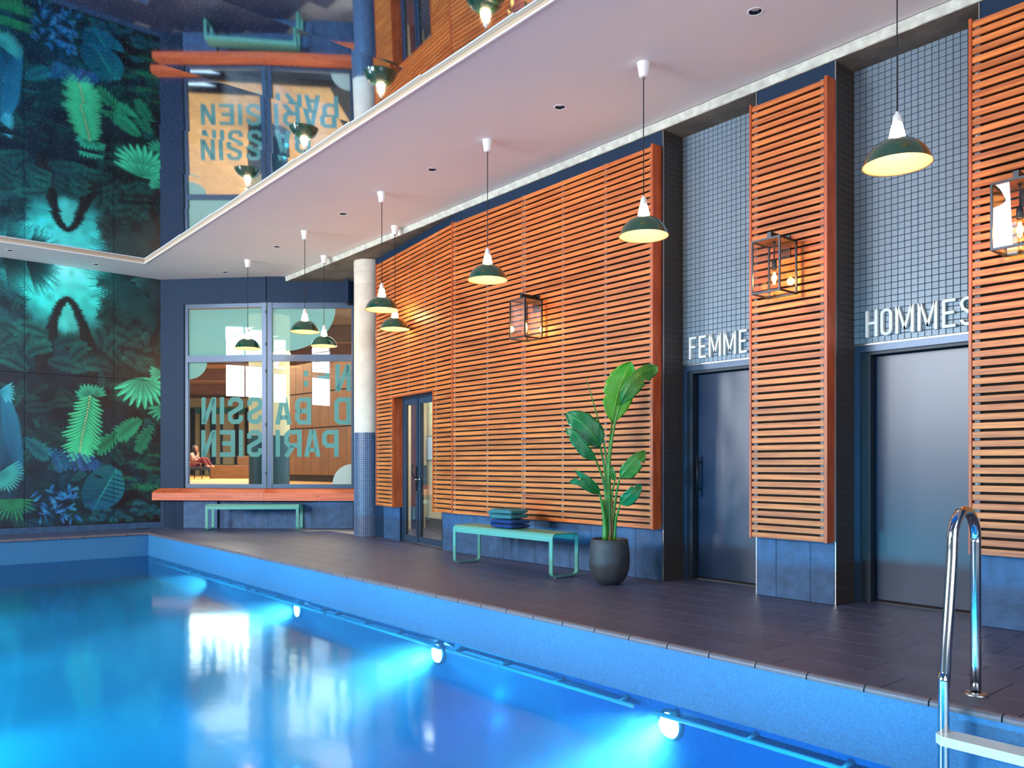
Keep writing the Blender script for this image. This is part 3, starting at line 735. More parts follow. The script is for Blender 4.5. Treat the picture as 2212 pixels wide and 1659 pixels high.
# ------------------------------------------------------------------ far glass screen wall (faceted) and its window
FA, FB, FC = Vector((4.80, 15.91)), Vector((6.20, 14.40)), Vector((7.43, 13.36))
d1 = (FB - FA).normalized(); d2 = (FC - FB).normalized()
A1 = math.atan2(d1.y, d1.x); A2 = math.atan2(d2.y, d2.x); L1 = (FB - FA).length; L2 = (FC - FB).length
n1 = Vector((-d1.y, d1.x)); n2 = Vector((-d2.y, d2.x))                # pointing outwards, into the lobby
def F1(u, d, z=0): p = FA + d1 * u + n1 * d; return (p.x, p.y, z)
def F2(u, d, z=0): p = FB + d2 * u + n2 * d; return (p.x, p.y, z)
def fb(b, F, u0, u1, dd0, dd1, z0, z1, mi=0): b.quadpoly([F(u0, dd0, z0), F(u1, dd0, z0), F(u1, dd1, z0), F(u0, dd1, z0)], (0, 0, z1 - z0), mi)
wf = MB()
fb(wf, F1, -.25, .43, -.05, .15, 0, 4.9); fb(wf, F1, .43, L1 - .01, -.05, .15, 4.205, 4.9); fb(wf, F2, -.0, 2.3, -.05, .15, 4.205, 4.9)
fb(wf, F2, 1.60, 2.9, -.05, .15, 0, 4.205)
fb(wf, F1, .43, L1, .02, .15, 0, .75); fb(wf, F2, 0, 1.60, .02, .15, 0, .75)
fb(wf, F2, 1.50, 1.56, -.05, -.30, 4.15, 4.588)
wall_back = wf.build('wall_far_right', 'bluepaint', kind='structure')
def plinth_poly(F, u0, u1, d=-.05):
    q = MB(); fb(q, F, u0 + .001, u1 - .001, d, d + .012, .002, .60); q.build('plinth_tile', 'plinth', wall_back)
# plinth blocks under the sill with a niche between them
q = MB(); fb(q, F1, 0.02, 1.10, -.038, .02, 0, .60); fb(q, F2, .84, 1.9, -.038, .02, 0, .60); q.build('plinth_core', 'grout', wall_back)
for i in range(4): plinth_poly(F1, .02 + i * .27, .02 + (i + 1) * .27)
for i in range(4): plinth_poly(F2, .84 + i * .27, .84 + (i + 1) * .27)
for i in range(4): plinth_poly(F1, 1.10 + i * .24, 1.10 + (i + 1) * .24 - (.004 if i == 3 else 0), .006)
for i in range(3): plinth_poly(F2, i * .28, (i + 1) * .28, .006)

win = empty('window_1', (0, 0, 0), kind='structure')
z0, z1, zt0, zt1 = .75, 4.205, 3.115, 3.237
def wbar(F, a, c, lo, hi, d0=-.02, dd=.05): q = MB(); fb(q, F, a, c, d0, dd, lo, hi); q.build('frame_bar', 'frame', win)
wbar(F1, .43, .50, z0, z1); wbar(F1, L1 - .095, L1 - .012, z0, z1, -.035, .05); wbar(F2, .012, .09, z0, z1, -.035, .05); wbar(F2, 1.565, 1.63, z0, z1)
wbar(F1, .50, L1 - .095, z0, .825); wbar(F1, .50, L1 - .095, 4.125, z1); wbar(F1, .50, L1 - .095, zt0, zt1)
wbar(F2, .09, 1.565, z0, .825); wbar(F2, .09, 1.565, 4.10, z1); wbar(F2, .09, 1.565, zt0, zt1)
q = MB(); fb(q, F1, L1 - .014, L1 + .002, -.03, .05, z0, z1); fb(q, F2, -.002, .014, -.03, .05, z0, z1)
for zz in (1.0, 1.9, 2.9, 3.4, 4.0): fb(q, F1, L1 - .03, L1 - .004, -.045, -.03, zz, zz + .06)
q.build('hinge_cover', 'framedark', win)
q = MB(); fb(q, F1, .418, .432, -.049, .04, z0, z1); fb(q, F1, .42, L1, -.049, .04, z1 - .001, z1 + .014); fb(q, F2, 0, 1.6, -.049, .04, z1 - .001, z1 + .014); q.build('dark_reveal', 'framedark', win)
for F, a, c in ((F1, .50, L1 - .095), (F2, .09, 1.565)):
    for lo, hi in ((.825, zt0), (zt1, 4.11)):
        q = MB(); fb(q, F, a, c, .012, .018, lo, hi); q.build('pane', 'winglass', win)
# frosted film shapes and lettering on the lobby side of the glass
def film_poly(F, pts, m='film', name='film_shape'):
    q = MB(); q.add([F(u, .0215, z) for u, z in pts], [tuple(range(len(pts)))]); return q.build(name, m, win)
film_poly(F1, [(.50, zt1), (L1 - .095, zt1), (L1 - .095, 4.11), (.50, 4.11)])
film_poly(F1, [(.50, 2.80)] + [(.50 + .36 * math.sin(t * PI / 2) , 2.80 + .315 * (1 - math.cos(t * PI / 2))) for t in [i / 8 for i in range(1, 9)]] + [(.50, 3.115)])
arcp = [(1.26 - 1.0 * (1 - math.cos(t)) , 4.10 - .80 * math.sin(t)) for t in [i / 12 * PI / 2 for i in range(13)]]
film_poly(F2, [(.09, 4.10), (.09, 3.30)] + arcp[::-1])
film_poly(F2, [(1.565, .826), (1.565, 1.20)] + [(1.565 - .36 * math.sin(t), .826 + .374 * math.cos(t)) for t in [i / 8 * PI / 2 for i in range(1, 9)]], 'filmwhite')
def gl(ch, w, h, s):
    a = s / 2; r = w - a; t = h - a; c = min(w, h) * .17
    if ch == 'I': return [([(a, 0), (a, h)], 0)]
    if ch == 'N': return [([(a, 0), (a, h)], 0), ([(r, 0), (r, h)], 0), ([(a * 1.3, h - a * .6), (r - a * .3, a * .6)], 0)]
    if ch == 'E': return [([(a, 0), (a, h)], 0), ([(s, t), (w, t)], 0), ([(s, h / 2), (w * .85, h / 2)], 0), ([(s, a), (w, a)], 0)]
    if ch == 'S': return [([(r, h * .68), (r, t - c), (r - c, t), (a + c, t), (a, t - c), (a, h * .62), (r, h * .38), (r, a + c), (r - c, a), (a + c, a), (a, a + c), (a, h * .32)], 0)]
    if ch == 'A': return [([(a * .8, 0), (w / 2 - a * .4, h)], 0), ([(w - a * .8, 0), (w / 2 + a * .4, h)], 0), ([(w * .28, h * .26), (w * .72, h * .26)], 0)]
    if ch == 'B': return [([(a, a), (a, t), (r - c, t), (r, t - c), (r, h * .5 + c), (r - c * .8, h * .5), (r, h * .5 - c), (r, a + c), (r - c, a)], 1), ([(s, h / 2), (r - c, h / 2)], 0)]
    if ch == 'D': return [([(a, a), (a, t), (r - c, t), (r, t - c), (r, a + c), (r - c, a)], 1)]
    if ch == 'P': return [([(a, 0), (a, t), (r - c, t), (r, t - c), (r, h * .42 + c), (r - c, h * .42), (s, h * .42)], 0)]
    if ch == 'R': return [([(a, 0), (a, t), (r - c, t), (r, t - c), (r, h * .42 + c), (r - c, h * .42), (s, h * .42)], 0), ([(w * .48, h * .40), (r + a * .2, 0)], 0)]
    if ch == ':': return [([(a, h * .18), (a, h * .38)], 0), ([(a, h * .55), (a, h * .75)], 0)]
def decal(F, ang, items, zb, h):
    for ch, u0, u1 in items:
        w = u1 - u0; b = MB()
        for pts, cl in gl(ch, w, h, .085): stroke(b, [(w - x, z) for x, z in pts], .085, 0, .0008, closed=bool(cl))
        o = b.build('letter', 'film', win, loc=F(u0, .024, zb)); o.rotation_euler = (0, 0, ang)
decal(F1, A1, [('N', .746, 1.037), ('I', 1.109, 1.196), ('S', 1.272, 1.571), ('S', 1.655, 1.95)], 1.951, .504)
decal(F1, A1, [('N', .740, 1.037), ('E', 1.112, 1.412), ('I', 1.481, 1.571), ('S', 1.650, 1.95)], 1.335, .504)
decal(F2, A2, [('A', .144, .436), ('B', .507, .807), ('D', 1.239, 1.548)], 1.935, .510)
decal(F2, A2, [('I', .135, .225), ('R', .304, .63), ('A', .684, .974), ('P', 1.01, 1.319)], 1.335, .504)
decal(F2, A2, [(':', .665, .752), ('E', .887, 1.147), ('N', 1.257, 1.548)], 2.557, .508)

# timber sill in boards
SL = Vector((4.43, 15.31)); BI = (n1 + n2).normalized()
sb = FB - BI * .20; se = FC - n2 * .20 + d2 * .35; sl0 = FA - n1 * .20 - d1 * .115
sill = empty('window_sill', (sl0.x, sl0.y, 0), label='reddish timber sill running below the faceted window', cat='sill')
def sbox(name, p, q_, bp0, bq0, zf0, zf1, zb1, dd=.03, mt='sill'):
    # board between front points p,q and back points; returned in sill-local space, rotated to its own grain direction
    ang = math.atan2(q_.y - p.y, q_.x - p.x); R = Matrix.Rotation(-ang, 2)
    v = []
    for P, Z in ((p, zf0), (q_, zf0), (bq0, zf0), (bp0, zf0)): l = R @ (P - p); v.append((l.x, l.y, Z))
    for P, Z in ((p, zf1), (q_, zf1), (bq0, zb1), (bp0, zb1)): l = R @ (P - p); v.append((l.x, l.y, Z))
    b = MB(); b.add(v, [(0, 3, 2, 1), (4, 5, 6, 7), (0, 1, 5, 4), (1, 2, 6, 5), (2, 3, 7, 6), (3, 0, 4, 7)])
    o = b.build(name, mt, sill); o.location = (p.x - sl0.x, p.y - sl0.y, 0); o.rotation_euler = (0, 0, ang)
e0 = FA - n1 * .055 - d1 * .115; eb = FB - BI * .055; ee = FC - n2 * .055 + d2 * .35
g_ = .002
sbox('top_board', sl0, sb - d1 * g_, e0, eb - d1 * g_, .62, .662, .745); sbox('top_board', sb + d2 * g_, se, eb + d2 * g_, ee, .62, .662, .745)
for za, zb_ in ((.525, .571), (.573, .619)):
    cut = sl0 + (sb - sl0) * (.36 if za < .55 else .72)
    for a_, b_, e1, e2 in ((sl0, cut, e0, None), (cut + d1 * .002, sb, None, eb), (sb + d2 * .002, se, eb, ee)):
        sbox('fascia_board', a_, b_, a_ + (n1 if b_ is not se else n2) * .14, b_ + (n1 if b_ is not se else n2) * .14, za, zb_, zb_)

# ------------------------------------------------------------------ mural wall
YM = 15.90
b = MB(); b.box(-7.0, 4.82, YM + .03, 16.2, 0, 4.9); b.box(-7.0, 4.82, YM + .004, YM + .03, 0, .12)
wall_far = b.build('wall_far', 'membrane', kind='structure')
b = MB(); b.box(-7, 4.78, YM - .006, YM + .004, .002, .112); b.build('skirting', 'plinth', wall_far)
rng = np.random.RandomState(11)
GX0, GX1, GZ0, GZ1, GS = 1.105, 4.80, .12, 4.69, .0125
GW, GH = int((GX1 - GX0) / GS) + 2, int((GZ1 - GZ0) / GS) + 2
gx = GX0 + np.arange(GW) * GS; gz = GZ0 + np.arange(GH) * GS; XX, ZZ = np.meshgrid(gx, gz)
img = np.zeros((GH, GW, 3)); 
def c3(c): return np.array(c, float) / 255
img[:] = c3((12, 24, 36)); img += (c3((22, 20, 26)) - c3((12, 24, 36))) * np.clip((XX - 3.2) / 1.5, 0, 1)[..., None]
lown = rng.rand(24, 20)
def smooth_noise(a, b_):
    i = np.linspace(0, a.shape[0] - 1.001, GH); j = np.linspace(0, a.shape[1] - 1.001, GW); i0 = i.astype(int); j0 = j.astype(int); fi = (i - i0)[:, None]; fj = (j - j0)[None]
    return (a[i0][:, j0] * (1 - fi) + a[i0 + 1][:, j0] * fi) * (1 - fj) + (a[i0][:, j0 + 1] * (1 - fi) + a[i0 + 1][:, j0 + 1] * fi) * fj
sn = smooth_noise(lown, 0); img += (sn[..., None] - .4) * c3((6, 26, 30))
def glow(x, z, sx, sz, col, a=1.0):
    global img
    w = np.clip(np.exp(-(((XX - x) / sx) ** 2 + ((ZZ - z) / sz) ** 2)) * a, 0, 1)[..., None]; img = img * (1 - w) + c3(col) * w
glow(3.15, 4.45, .85, .70, (48, 205, 195), 2.2); glow(3.1, 4.75, .6, .45, (130, 240, 232), .9); glow(3.2, 3.75, .2, .32, (70, 200, 190), 1.2)
sn2 = smooth_noise(rng.rand(40, 34), 0); img *= (0.82 + .36 * sn2)[..., None]
def leaflet(p, q, w, c0, c1, a=1.0, pw=.55, bend=0.0):
    p = np.array(p, float); q = np.array(q, float); d = q - p; Ld = math.hypot(*d)
    if Ld < 1e-4: return
    m = w + abs(bend) + GS * 1.5
    i0 = max(int((min(p[1], q[1]) - m - GZ0) / GS), 0); i1 = min(int((max(p[1], q[1]) + m - GZ0) / GS) + 2, GH)
    j0 = max(int((min(p[0], q[0]) - m - GX0) / GS), 0); j1 = min(int((max(p[0], q[0]) + m - GX0) / GS) + 2, GW)
    if i1 <= i0 or j1 <= j0: return
    x = XX[i0:i1, j0:j1] - p[0]; z = ZZ[i0:i1, j0:j1] - p[1]; t = (x * d[0] + z * d[1]) / Ld / Ld; s = (-x * d[1] + z * d[0]) / Ld - bend * t * (1 - t) * 4
    tc = np.clip(t, 0, 1); prof = w * np.clip(np.sin(PI * (tc * .93 + .05)), 0, 1) ** pw
    al = np.clip((prof - np.abs(s)) / GS + .5, 0, 1) * ((t > -.01) & (t < 1.01)) * a
    sh = (c3(c0)[None, None] * (1 - tc[..., None]) + c3(c1) * tc[..., None]) * (0.82 + .25 * (s > 0))[..., None]
    img[i0:i1, j0:j1] = img[i0:i1, j0:j1] * (1 - al[..., None]) + sh * al[..., None]
def bez(pts, n):
    P = np.array(pts, float); t = np.linspace(0, 1, n)[:, None]
    while len(P) > 1 and P.ndim == 2: 
        Q = [P[i] for i in range(len(P))]
        while len(Q) > 1: Q = [Q[i] * (1 - t) + Q[i + 1] * t for i in range(len(Q) - 1)]
        return Q[0]
def frond(pts, n, ln, w, c0, c1, ang=55, a=1.0, rib=None, prof=.6, both=(1, -1), droop=0):
    B = bez(pts, n + 1)
    for k in range(n):
        t = k / n; d = B[k + 1] - B[k]; th = math.atan2(d[1], d[0])
        l = ln * max(math.sin(PI * (.08 + .86 * t)), .05) ** prof
        for s in both:
            aa = th + s * math.radians(ang * (1 - .45 * t)); jl = l * (.85 + .3 * rng.rand())
            q = (B[k][0] + math.cos(aa) * jl, B[k][1] + math.sin(aa) * jl - droop * jl)
            leaflet(B[k], q, w, c0, c1, a, .5, bend=s * -.02)
    if rib:
        for k in range(n): leaflet(B[k], B[k + 1] + (B[k + 1] - B[k]) * .3, .006, rib, rib, a, .1)
def fan(c, a0, a1, n, ln, w, c0, c1, a=1.0, jag=.2):
    for k in range(n):
        t = math.radians(a0 + (a1 - a0) * k / max(n - 1, 1)); l = ln * (1 - jag * rng.rand())
        leaflet(c, (c[0] + math.cos(t) * l, c[1] + math.sin(t) * l), w, c0, c1, a, .6)
# dark palms round the sky
for k in range(26):
    x, z = 1.1 + 1.3 * rng.rand(), 3.2 + 1.5 * rng.rand(); t = rng.rand() * 6.28
    frond([(x, z), (x + .3 * math.cos(t), z + .3 * math.sin(t)), (x + .6 * math.cos(t), z + .6 * math.sin(t) - .15)], 15, .26, .010, (5, 22, 34), (12, 92, 98) if k % 3 else (6, 34, 44), 50, .95)
for k in range(24):
    x, z = 4.1 + .7 * rng.rand(), 3.2 + 1.4 * rng.rand(); t = 2.3 + rng.rand() * 2.4
    frond([(x, z), (x + .3 * math.cos(t), z + .3 * math.sin(t)), (x + .55 * math.cos(t), z + .55 * math.sin(t) - .15)], 15, .25, .010, (14, 22, 28), (18, 78, 74) if k % 2 else (20, 34, 38), 50, .95)
for c, a0, a1, l in (((2.2, 4.75), -80, 12, .85), ((2.55, 4.68), -75, 20, .62), ((1.7, 4.5), -90, 10, .6), ((4.3, 4.55), 165, 250, .85), ((4.55, 4.35), 150, 240, .75), ((4.35, 4.7), 160, 215, .7), ((4.75, 4.1), 140, 250, .6)):
    fan(c, a0, a1, 26, l, .011, (8, 30, 38), (10, 84, 86), 1, .3)
# the arch of two leaning fronds
AR = [(2.84, 3.1), (2.92, 3.6), (3.0, 4.0), (3.17, 4.12)]; AL = [(3.52, 3.1), (3.45, 3.6), (3.36, 4.0), (3.17, 4.12)]
for P_ in (AR, AL):
    frond(P_, 34, .11, .016, (14, 22, 26), (16, 30, 32), 70, 1)
    B_ = bez(P_, 22)
    for k in range(21): leaflet(B_[k], B_[k + 1] + (B_[k + 1] - B_[k]) * .6, .045 * (1 - k / 30), (16, 22, 26), (16, 22, 26), 1, .2)
for c in ((3.02, 3.3), (3.34, 3.32), (3.18, 3.2)): fan(c, 40, 140, 11, .28, .012, (14, 24, 28), (12, 52, 52))
leaflet((2.75, 2.8), (2.98, 3.75), .12, (24, 22, 26), (18, 24, 28), .95); leaflet((3.6, 2.8), (3.42, 3.75), .12, (26, 22, 24), (18, 24, 28), .95)
# mid canopy
for k in range(34):
    x, z = 1.1 + 3.7 * rng.rand(), 2.75 + .75 * rng.rand(); t = rng.rand() * 3.14; dk = .5 + .5 * rng.rand()
    if 3.0 < x < 3.4 and z > 3.1: continue
    frond([(x, z), (x + .25 * math.cos(t), z + .25 * math.sin(t)), (x + .5 * math.cos(t), z + .42 * math.sin(t) - .1)], 18, .2, .009, (12, 38, 44), (30 * dk, 150 * dk, 135 * dk), 52, .9)
# lower undergrowth
for k in range(95):
    x, z = 1.1 + 3.7 * rng.rand(), .1 + 2.6 * rng.rand(); t = rng.rand() * 6.28; dk = .35 + .6 * rng.rand() ** 2
    bl = z < 1.3; c1 = (22 * dk, 130 * dk, 185 * dk) if bl and rng.rand() < .6 else (28 * dk, 155 * dk, 130 * dk)
    frond([(x, z), (x + .2 * math.cos(t), z + .2 * math.sin(t)), (x + .42 * math.cos(t), z + .4 * math.sin(t) - .06)], 13, .15, .012, (8, 26, 38), c1, 50, .8)
img *= (1 - .25 * np.exp(-(((XX - 4.3) / .7) ** 2 + ((ZZ - 3.0) / .9) ** 2)))[..., None]
for k in range(46):
    x, z = 1.1 + 3.7 * rng.rand(), .2 + 3.3 * rng.rand(); dk = .35 + .5 * rng.rand(); t = 360 * rng.rand()
    if 3.0 < x < 3.4 and z > 3.0: continue
    c1 = (20 * dk, 140 * dk, 190 * dk) if (z < 1.3 or x < 2.3) else (36 * dk, 170 * dk, 140 * dk)
    fan((x, z), t, t + 110, 9, .10 + .16 * rng.rand(), .007, (8, 34, 40), c1, .95, .3)
for k in range(40):
    x, z = 1.1 + 3.7 * rng.rand(), .2 + 3.6 * rng.rand(); t = 6.28 * rng.rand(); dk = .5 + .5 * rng.rand()
    frond([(x, z), (x + .16 * math.cos(t), z + .16 * math.sin(t)), (x + .3 * math.cos(t), z + .3 * math.sin(t) - .06)], 16, .10, .0055, (10, 40, 46), (28 * dk, 140 * dk, 128 * dk), 52, .95)
# named leaves of the print
frond([(4.42, 2.02), (4.25, 1.95), (4.0, 1.68)], 12, .26, .020, (22, 110, 82), (40, 168, 120), 50); frond([(4.60, 1.92), (4.45, 1.72), (4.35, 1.45)], 10, .2, .018, (18, 96, 74), (32, 150, 108), 52)
frond([(3.98, 1.78), (3.85, 1.62), (3.66, 1.46)], 7, .22, .03, (16, 90, 66), (34, 152, 104), 55)
fan((3.52, 2.40), 60, 175, 8, .25, .030, (26, 130, 100), (50, 190, 150)); fan((3.60, 2.42), 10, 80, 5, .24, .028, (24, 120, 96), (48, 180, 140))
frond([(3.53, 2.42), (3.50, 2.05), (3.37, 1.62), (3.37, 1.36)], 21, .37, .021, (52, 196, 138), (70, 216, 150), 66, 1, (205, 200, 130), .42)
fan((4.42, 2.80), 205, 345, 11, .58, .050, (44, 176, 132), (70, 214, 160), 1, .14)
for k in range(5): leaflet((4.42, 2.80), (4.42 + .5 * math.cos(math.radians(225 + 25 * k)), 2.80 + .5 * math.sin(math.radians(225 + 25 * k))), .004, (16, 80, 62), (20, 90, 70))
fan((4.78, 2.90), 150, 215, 5, .28, .035, (40, 160, 124), (64, 196, 152)); fan((4.82, 2.30), 190, 260, 5, .36, .03, (30, 130, 96), (54, 180, 130))
# blue-green banana leaf at the left
leaflet((2.20, 2.35), (2.42, 1.05), .26, (30, 120, 150), (8, 60, 92), .9, .6, -.10); leaflet((1.75, 2.3), (2.05, .9), .24, (20, 100, 120), (8, 50, 78), .9, .6, .08)
for k in range(16): leaflet((2.17 + .015 * k, 2.25 - .075 * k), (2.46 + .004 * k, 1.98 - .07 * k), .012, (14, 84, 116), (40, 140, 170), .7)
fan((2.16, 2.42), -60, 40, 8, .26, .02, (30, 150, 180), (90, 210, 225), .9)
frond([(2.50, 1.66), (2.65, 1.52), (2.84, 1.36)], 12, .24, .018, (10, 70, 84), (22, 120, 124), 45)
fan((2.16, 1.05), -95, 35, 15, .40, .016, (30, 140, 140), (74, 190, 180)); fan((2.33, .60), 185, 355, 15, .42, .014, (18, 104, 70), (44, 160, 92), 1, .3)
fan((1.5, 1.3), -40, 200, 18, .5, .02, (14, 90, 96), (40, 150, 140)); fan((1.55, .5), 10, 170, 16, .4, .02, (12, 70, 96), (30, 110, 150))
# blue foliage
for k in range(8): frond([(2.88 + .09 * k, 1.50 - .02 * k), (2.98 + .09 * k, 1.3), (3.06 + .08 * k, 1.08 + .02 * (k % 3))], 9, .07 + .09 * rng.rand(), .008, (10, 44, 96), (30 + 60 * rng.rand(), 120 + 60 * rng.rand(), 215), 30 + 30 * rng.rand())
# monstera
leaflet((3.95, 1.12), (3.50, .42), .34, (16, 112, 124), (10, 70, 104), .98, .55, .04)
for k in range(7):
    t = .15 + .1 * k; bx, bz = 3.95 - .45 * t, 1.12 - .70 * t
    leaflet((bx + .03, bz), (bx + .36, bz - .10), .010, (6, 20, 30), (6, 20, 30), .9); leaflet((bx - .05, bz + .03), (bx - .30, bz + .02), .006, (18, 120, 128), (14, 96, 110), .7)
leaflet((3.97, 1.12), (3.58, .36), .008, (40, 170, 140), (30, 150, 130)); leaflet((3.60, 1.0), (3.75, .95), .02, (6, 20, 30), (6, 20, 30), .9)
for k in range(40):
    x, z = 2.72 + .58 * rng.rand(), .22 + .55 * rng.rand(); t = rng.rand() * 6.28
    leaflet((x, z), (x + .18 * math.cos(t), z + .14 * math.sin(t)), .008 + .02 * rng.rand(), (14, 74, 140), (40 + 50 * rng.rand(), 130 + 60 * rng.rand(), 220), .85, .6)
for k in range(26):
    x, z = 3.5 + 1.25 * rng.rand(), .14 + .32 * rng.rand(); fan((x, z), 20, 160, 6, .09, .008, (10, 60, 76), (40, 130, 150), .9)
for k in range(10):
    x, z = 3.95 + .6 * rng.rand(), .7 + .75 * rng.rand(); frond([(x, z), (x + .15, z + .04), (x + .3, z - .04)], 12, .06, .007, (12, 84, 62), (34, 150, 100), 60, .9)
img = np.clip(img * 1.12 + .012, 0, 1)
img = np.where(img <= .04045, img / 12.92, ((img + .055) / 1.055) ** 2.4)
mm_, nt, bs = newmat('mural_print'); at = nt.nodes.new('ShaderNodeAttribute'); at.attribute_name = 'Col'
nt.links.new(at.outputs['Color'], bs.inputs['Base Color']); bs.inputs['Roughness'].default_value = .33; bs.inputs['Specular IOR Level'].default_value = .45
M['mural'] = mm_
def mural_panel(x0, x1, z0, z1):
    nx = max(int((x1 - x0) / .0128), 2); nz = max(int((z1 - z0) / .0128), 2)
    xs = np.linspace(x0, x1, nx); zs = np.linspace(z0, z1, nz); X, Z = np.meshgrid(xs, zs)
    fi = np.clip((Z - GZ0) / GS, 0, GH - 1.001); fj = np.clip((X - GX0) / GS, 0, GW - 1.001); i0 = fi.astype(int); j0 = fj.astype(int); a = (fi - i0)[..., None]; c = (fj - j0)[..., None]
    col = (img[i0, j0] * (1 - a) + img[i0 + 1, j0] * a) * (1 - c) + (img[i0, j0 + 1] * (1 - a) + img[i0 + 1, j0 + 1] * a) * c
    v = np.stack([X.ravel() - x0, np.zeros(X.size), Z.ravel() - z0], 1); base = len(v)
    idx = np.arange(nx * nz).reshape(nz, nx); q = np.stack([idx[:-1, :-1].ravel(), idx[:-1, 1:].ravel(), idx[1:, 1:].ravel(), idx[1:, :-1].ravel()], 1)
    w, h = x1 - x0, z1 - z0
    bv = [(0, 0, 0), (w, 0, 0), (w, 0, h), (0, 0, h), (0, .012, 0), (w, .012, 0), (w, .012, h), (0, .012, h)]; bf = [(0, 4, 5, 1), (1, 5, 6, 2), (2, 6, 7, 3), (3, 7, 4, 0), (4, 7, 6, 5)]
    me = bpy.data.meshes.new('mural_panel'); me.from_pydata(v.tolist() + bv, [], q.tolist() + [tuple(base + i for i in f) for f in bf])
    me.materials.append(M['mural']); me.materials.append(M['panellining']); me.polygons.foreach_set('material_index', [0] * len(q) + [1] * 5)
    ca = me.color_attributes.new('Col', 'FLOAT_COLOR', 'POINT'); full = np.ones((base + 8, 4)); full[:base, :3] = col.reshape(-1, 3); full[base:, :3] = .02
    ca.data.foreach_set('color', full.ravel()); me.update(); return me
XE = [4.79, 3.925, 2.515, 1.108]
left_ms = []
for (za, zb_) in ((.122, 2.760), (2.768, 4.679)):
    for i in range(3):
        x1_, x0_ = XE[i] - .003, XE[i + 1] + .003; me = mural_panel(x0_, x1_, za, zb_)
        link('mural_panel', me, wall_far, loc=(x0_, YM, za))
        if i == 2: left_ms.append((me, za))
for me, za in left_ms:
    for k in range(1, 6): link('mural_panel', me, wall_far, loc=(1.111 - 1.407 * k, YM, za))
b = MB()
for x_ in XE[1:3]:
    for z_ in (.2, 1.1, 2.0, 2.68, 2.85, 3.7, 4.6):
        for s_ in (-.045, .045): b.lathe([(.008, 0), (.0075, .003), (.001, .004)], 8); m_ = b.v[-24:]; b.v[-24:] = [(x_ + s_ + p_, YM - r_, z_ + q2) for p_, q2, r_ in m_]
b.build('screw_heads', 'panellining', wall_far, kind='stuff')

# ------------------------------------------------------------------ walls of the hall outside the picture, with their windows
b = MB(); ys_ = -5.5
for yc, w, za, zb_ in LEFT_WIN:
    b.box(-7.25, -7.0, ys_, yc - w / 2, 0, 4.9); ys_ = yc + w / 2
    b.box(-7.25, -7.0, yc - w / 2, yc + w / 2, 0, za); b.box(-7.25, -7.0, yc - w / 2, yc + w / 2, zb_, 4.9)
b.box(-7.25, -7.0, ys_, 16.2, 0, 4.9); b.build('wall_left', 'wallwhite', kind='structure')
b = MB(); xs_ = -7.0
for xc in (-4.6, -1.2, 2.2):
    b.box(xs_, xc - 1.3, -5.75, -5.5, 0, 4.9); xs_ = xc + 1.3; b.box(xc - 1.3, xc + 1.3, -5.75, -5.5, 0, .6); b.box(xc - 1.3, xc + 1.3, -5.75, -5.5, 4.0, 4.9)
b.box(xs_, 7.3, -5.75, -5.5, 0, 4.9); b.build('wall_near', 'wallwhite', kind='structure')
for i, (yc, w, za, zb_) in enumerate(LEFT_WIN):
    q = MB()
    for k in range(int(w / 1.1) + 2): yk = yc - w / 2 + .02 + (w - .04) * k / (int(w / 1.1) + 1); q.box(-7.06, -7.0, yk - .02, yk + .02, za, zb_)
    q.build('window_%d' % (i + 2), 'frame', kind='structure')
for i, xc in enumerate((-4.6, -1.2, 2.2)):
    q = MB(); q.box(xc - .03, xc + .03, -5.56, -5.5, .6, 4.0); q.box(xc - 1.3, xc + 1.3, -5.56, -5.5, 2.6, 2.66); q.build('window_%d' % (i + 8), 'frame', kind='structure')  # near-wall openings added to go with the fill light

# ------------------------------------------------------------------ lobby behind the glass (own axes: x right, y away, turned like the street front)
LR = -.7011
def lob(b, name, m, **kw): o = b.build(name, m, None, **kw); o.rotation_euler = (0, 0, LR); return o
lobfloor_m = wood('oak_floor', (168, 112, 56), (226, 170, 98), stretch=(1, 8, 8), var=.1)
M['oak'] = lobfloor_m; M['oakblock'] = wood('oak_block', (96, 62, 36), (132, 88, 50), stretch=(2, 8, 8), var=.04)
M['lobceil'] = mat('lobby_ceiling', (128, 96, 54), .7, noise_amt=.3, noise_scale=.6)
M['cladding'] = mat('brown_cladding', (132, 92, 62), .6, noise_amt=.12, noise_scale=2, var=.05)
M['claddark'] = mat('cladding_shadow_gap', (36, 28, 24), .8); M['teal'] = mat('teal_column_paint', (14, 66, 76), .4)
M['lobwall'] = mat('lobby_cream_wall', (222, 206, 160), .8); M['lobdark'] = mat('lobby_dark_band', (52, 46, 40), .7)
b = MB(); b.box(-22, -3.3, 16.1, 48, .45, .62); lf_ = lob(b, 'floor_lobby', 'claddark', kind='structure')
for i in range(78):
    q = MB(); x0 = -20 + i * .21
    if x0 > -3.5: break
    q.box(x0, x0 + .205, 16.1, 44, .621, .65); o = q.build('floor_board', 'oak', lf_)
b = MB(); b.box(-22, -2.4, 16.1, 48, 5.0, 5.1)
lc = lob(b, 'ceiling_lobby', 'lobceil', kind='structure')
for yy in (22, 27, 32, 38): q = MB(); q.box(-22, -2.4, yy, yy + .35, 4.55, 4.99); q.build('beam', 'oakblock', lc)
b = MB(); b.box(-22, -2.4, 46, 46.2, .62, 5); lw = lob(b, 'wall_lobby_far', 'lobwall', kind='structure')
q = MB(); q.box(-19, -12, 45.9, 45.99, 4.1, 4.45); q.build('pelmet', 'bench', lw)
for x_ in (-18.3, -17.75, -15.8, -15.2): q = MB(); q.box(x_, x_ + .22, 45.85, 45.99, .65, 4.4); q.build('post', 'lobdark', lw)
q = MB(); q.box(-17.2, -16.9, 45.9, 45.99, .65, 4.3); q.box(-16.6, -16.5, 45.9, 45.99, .65, 4.3); q.build('shelf_upright', 'frame', lw)
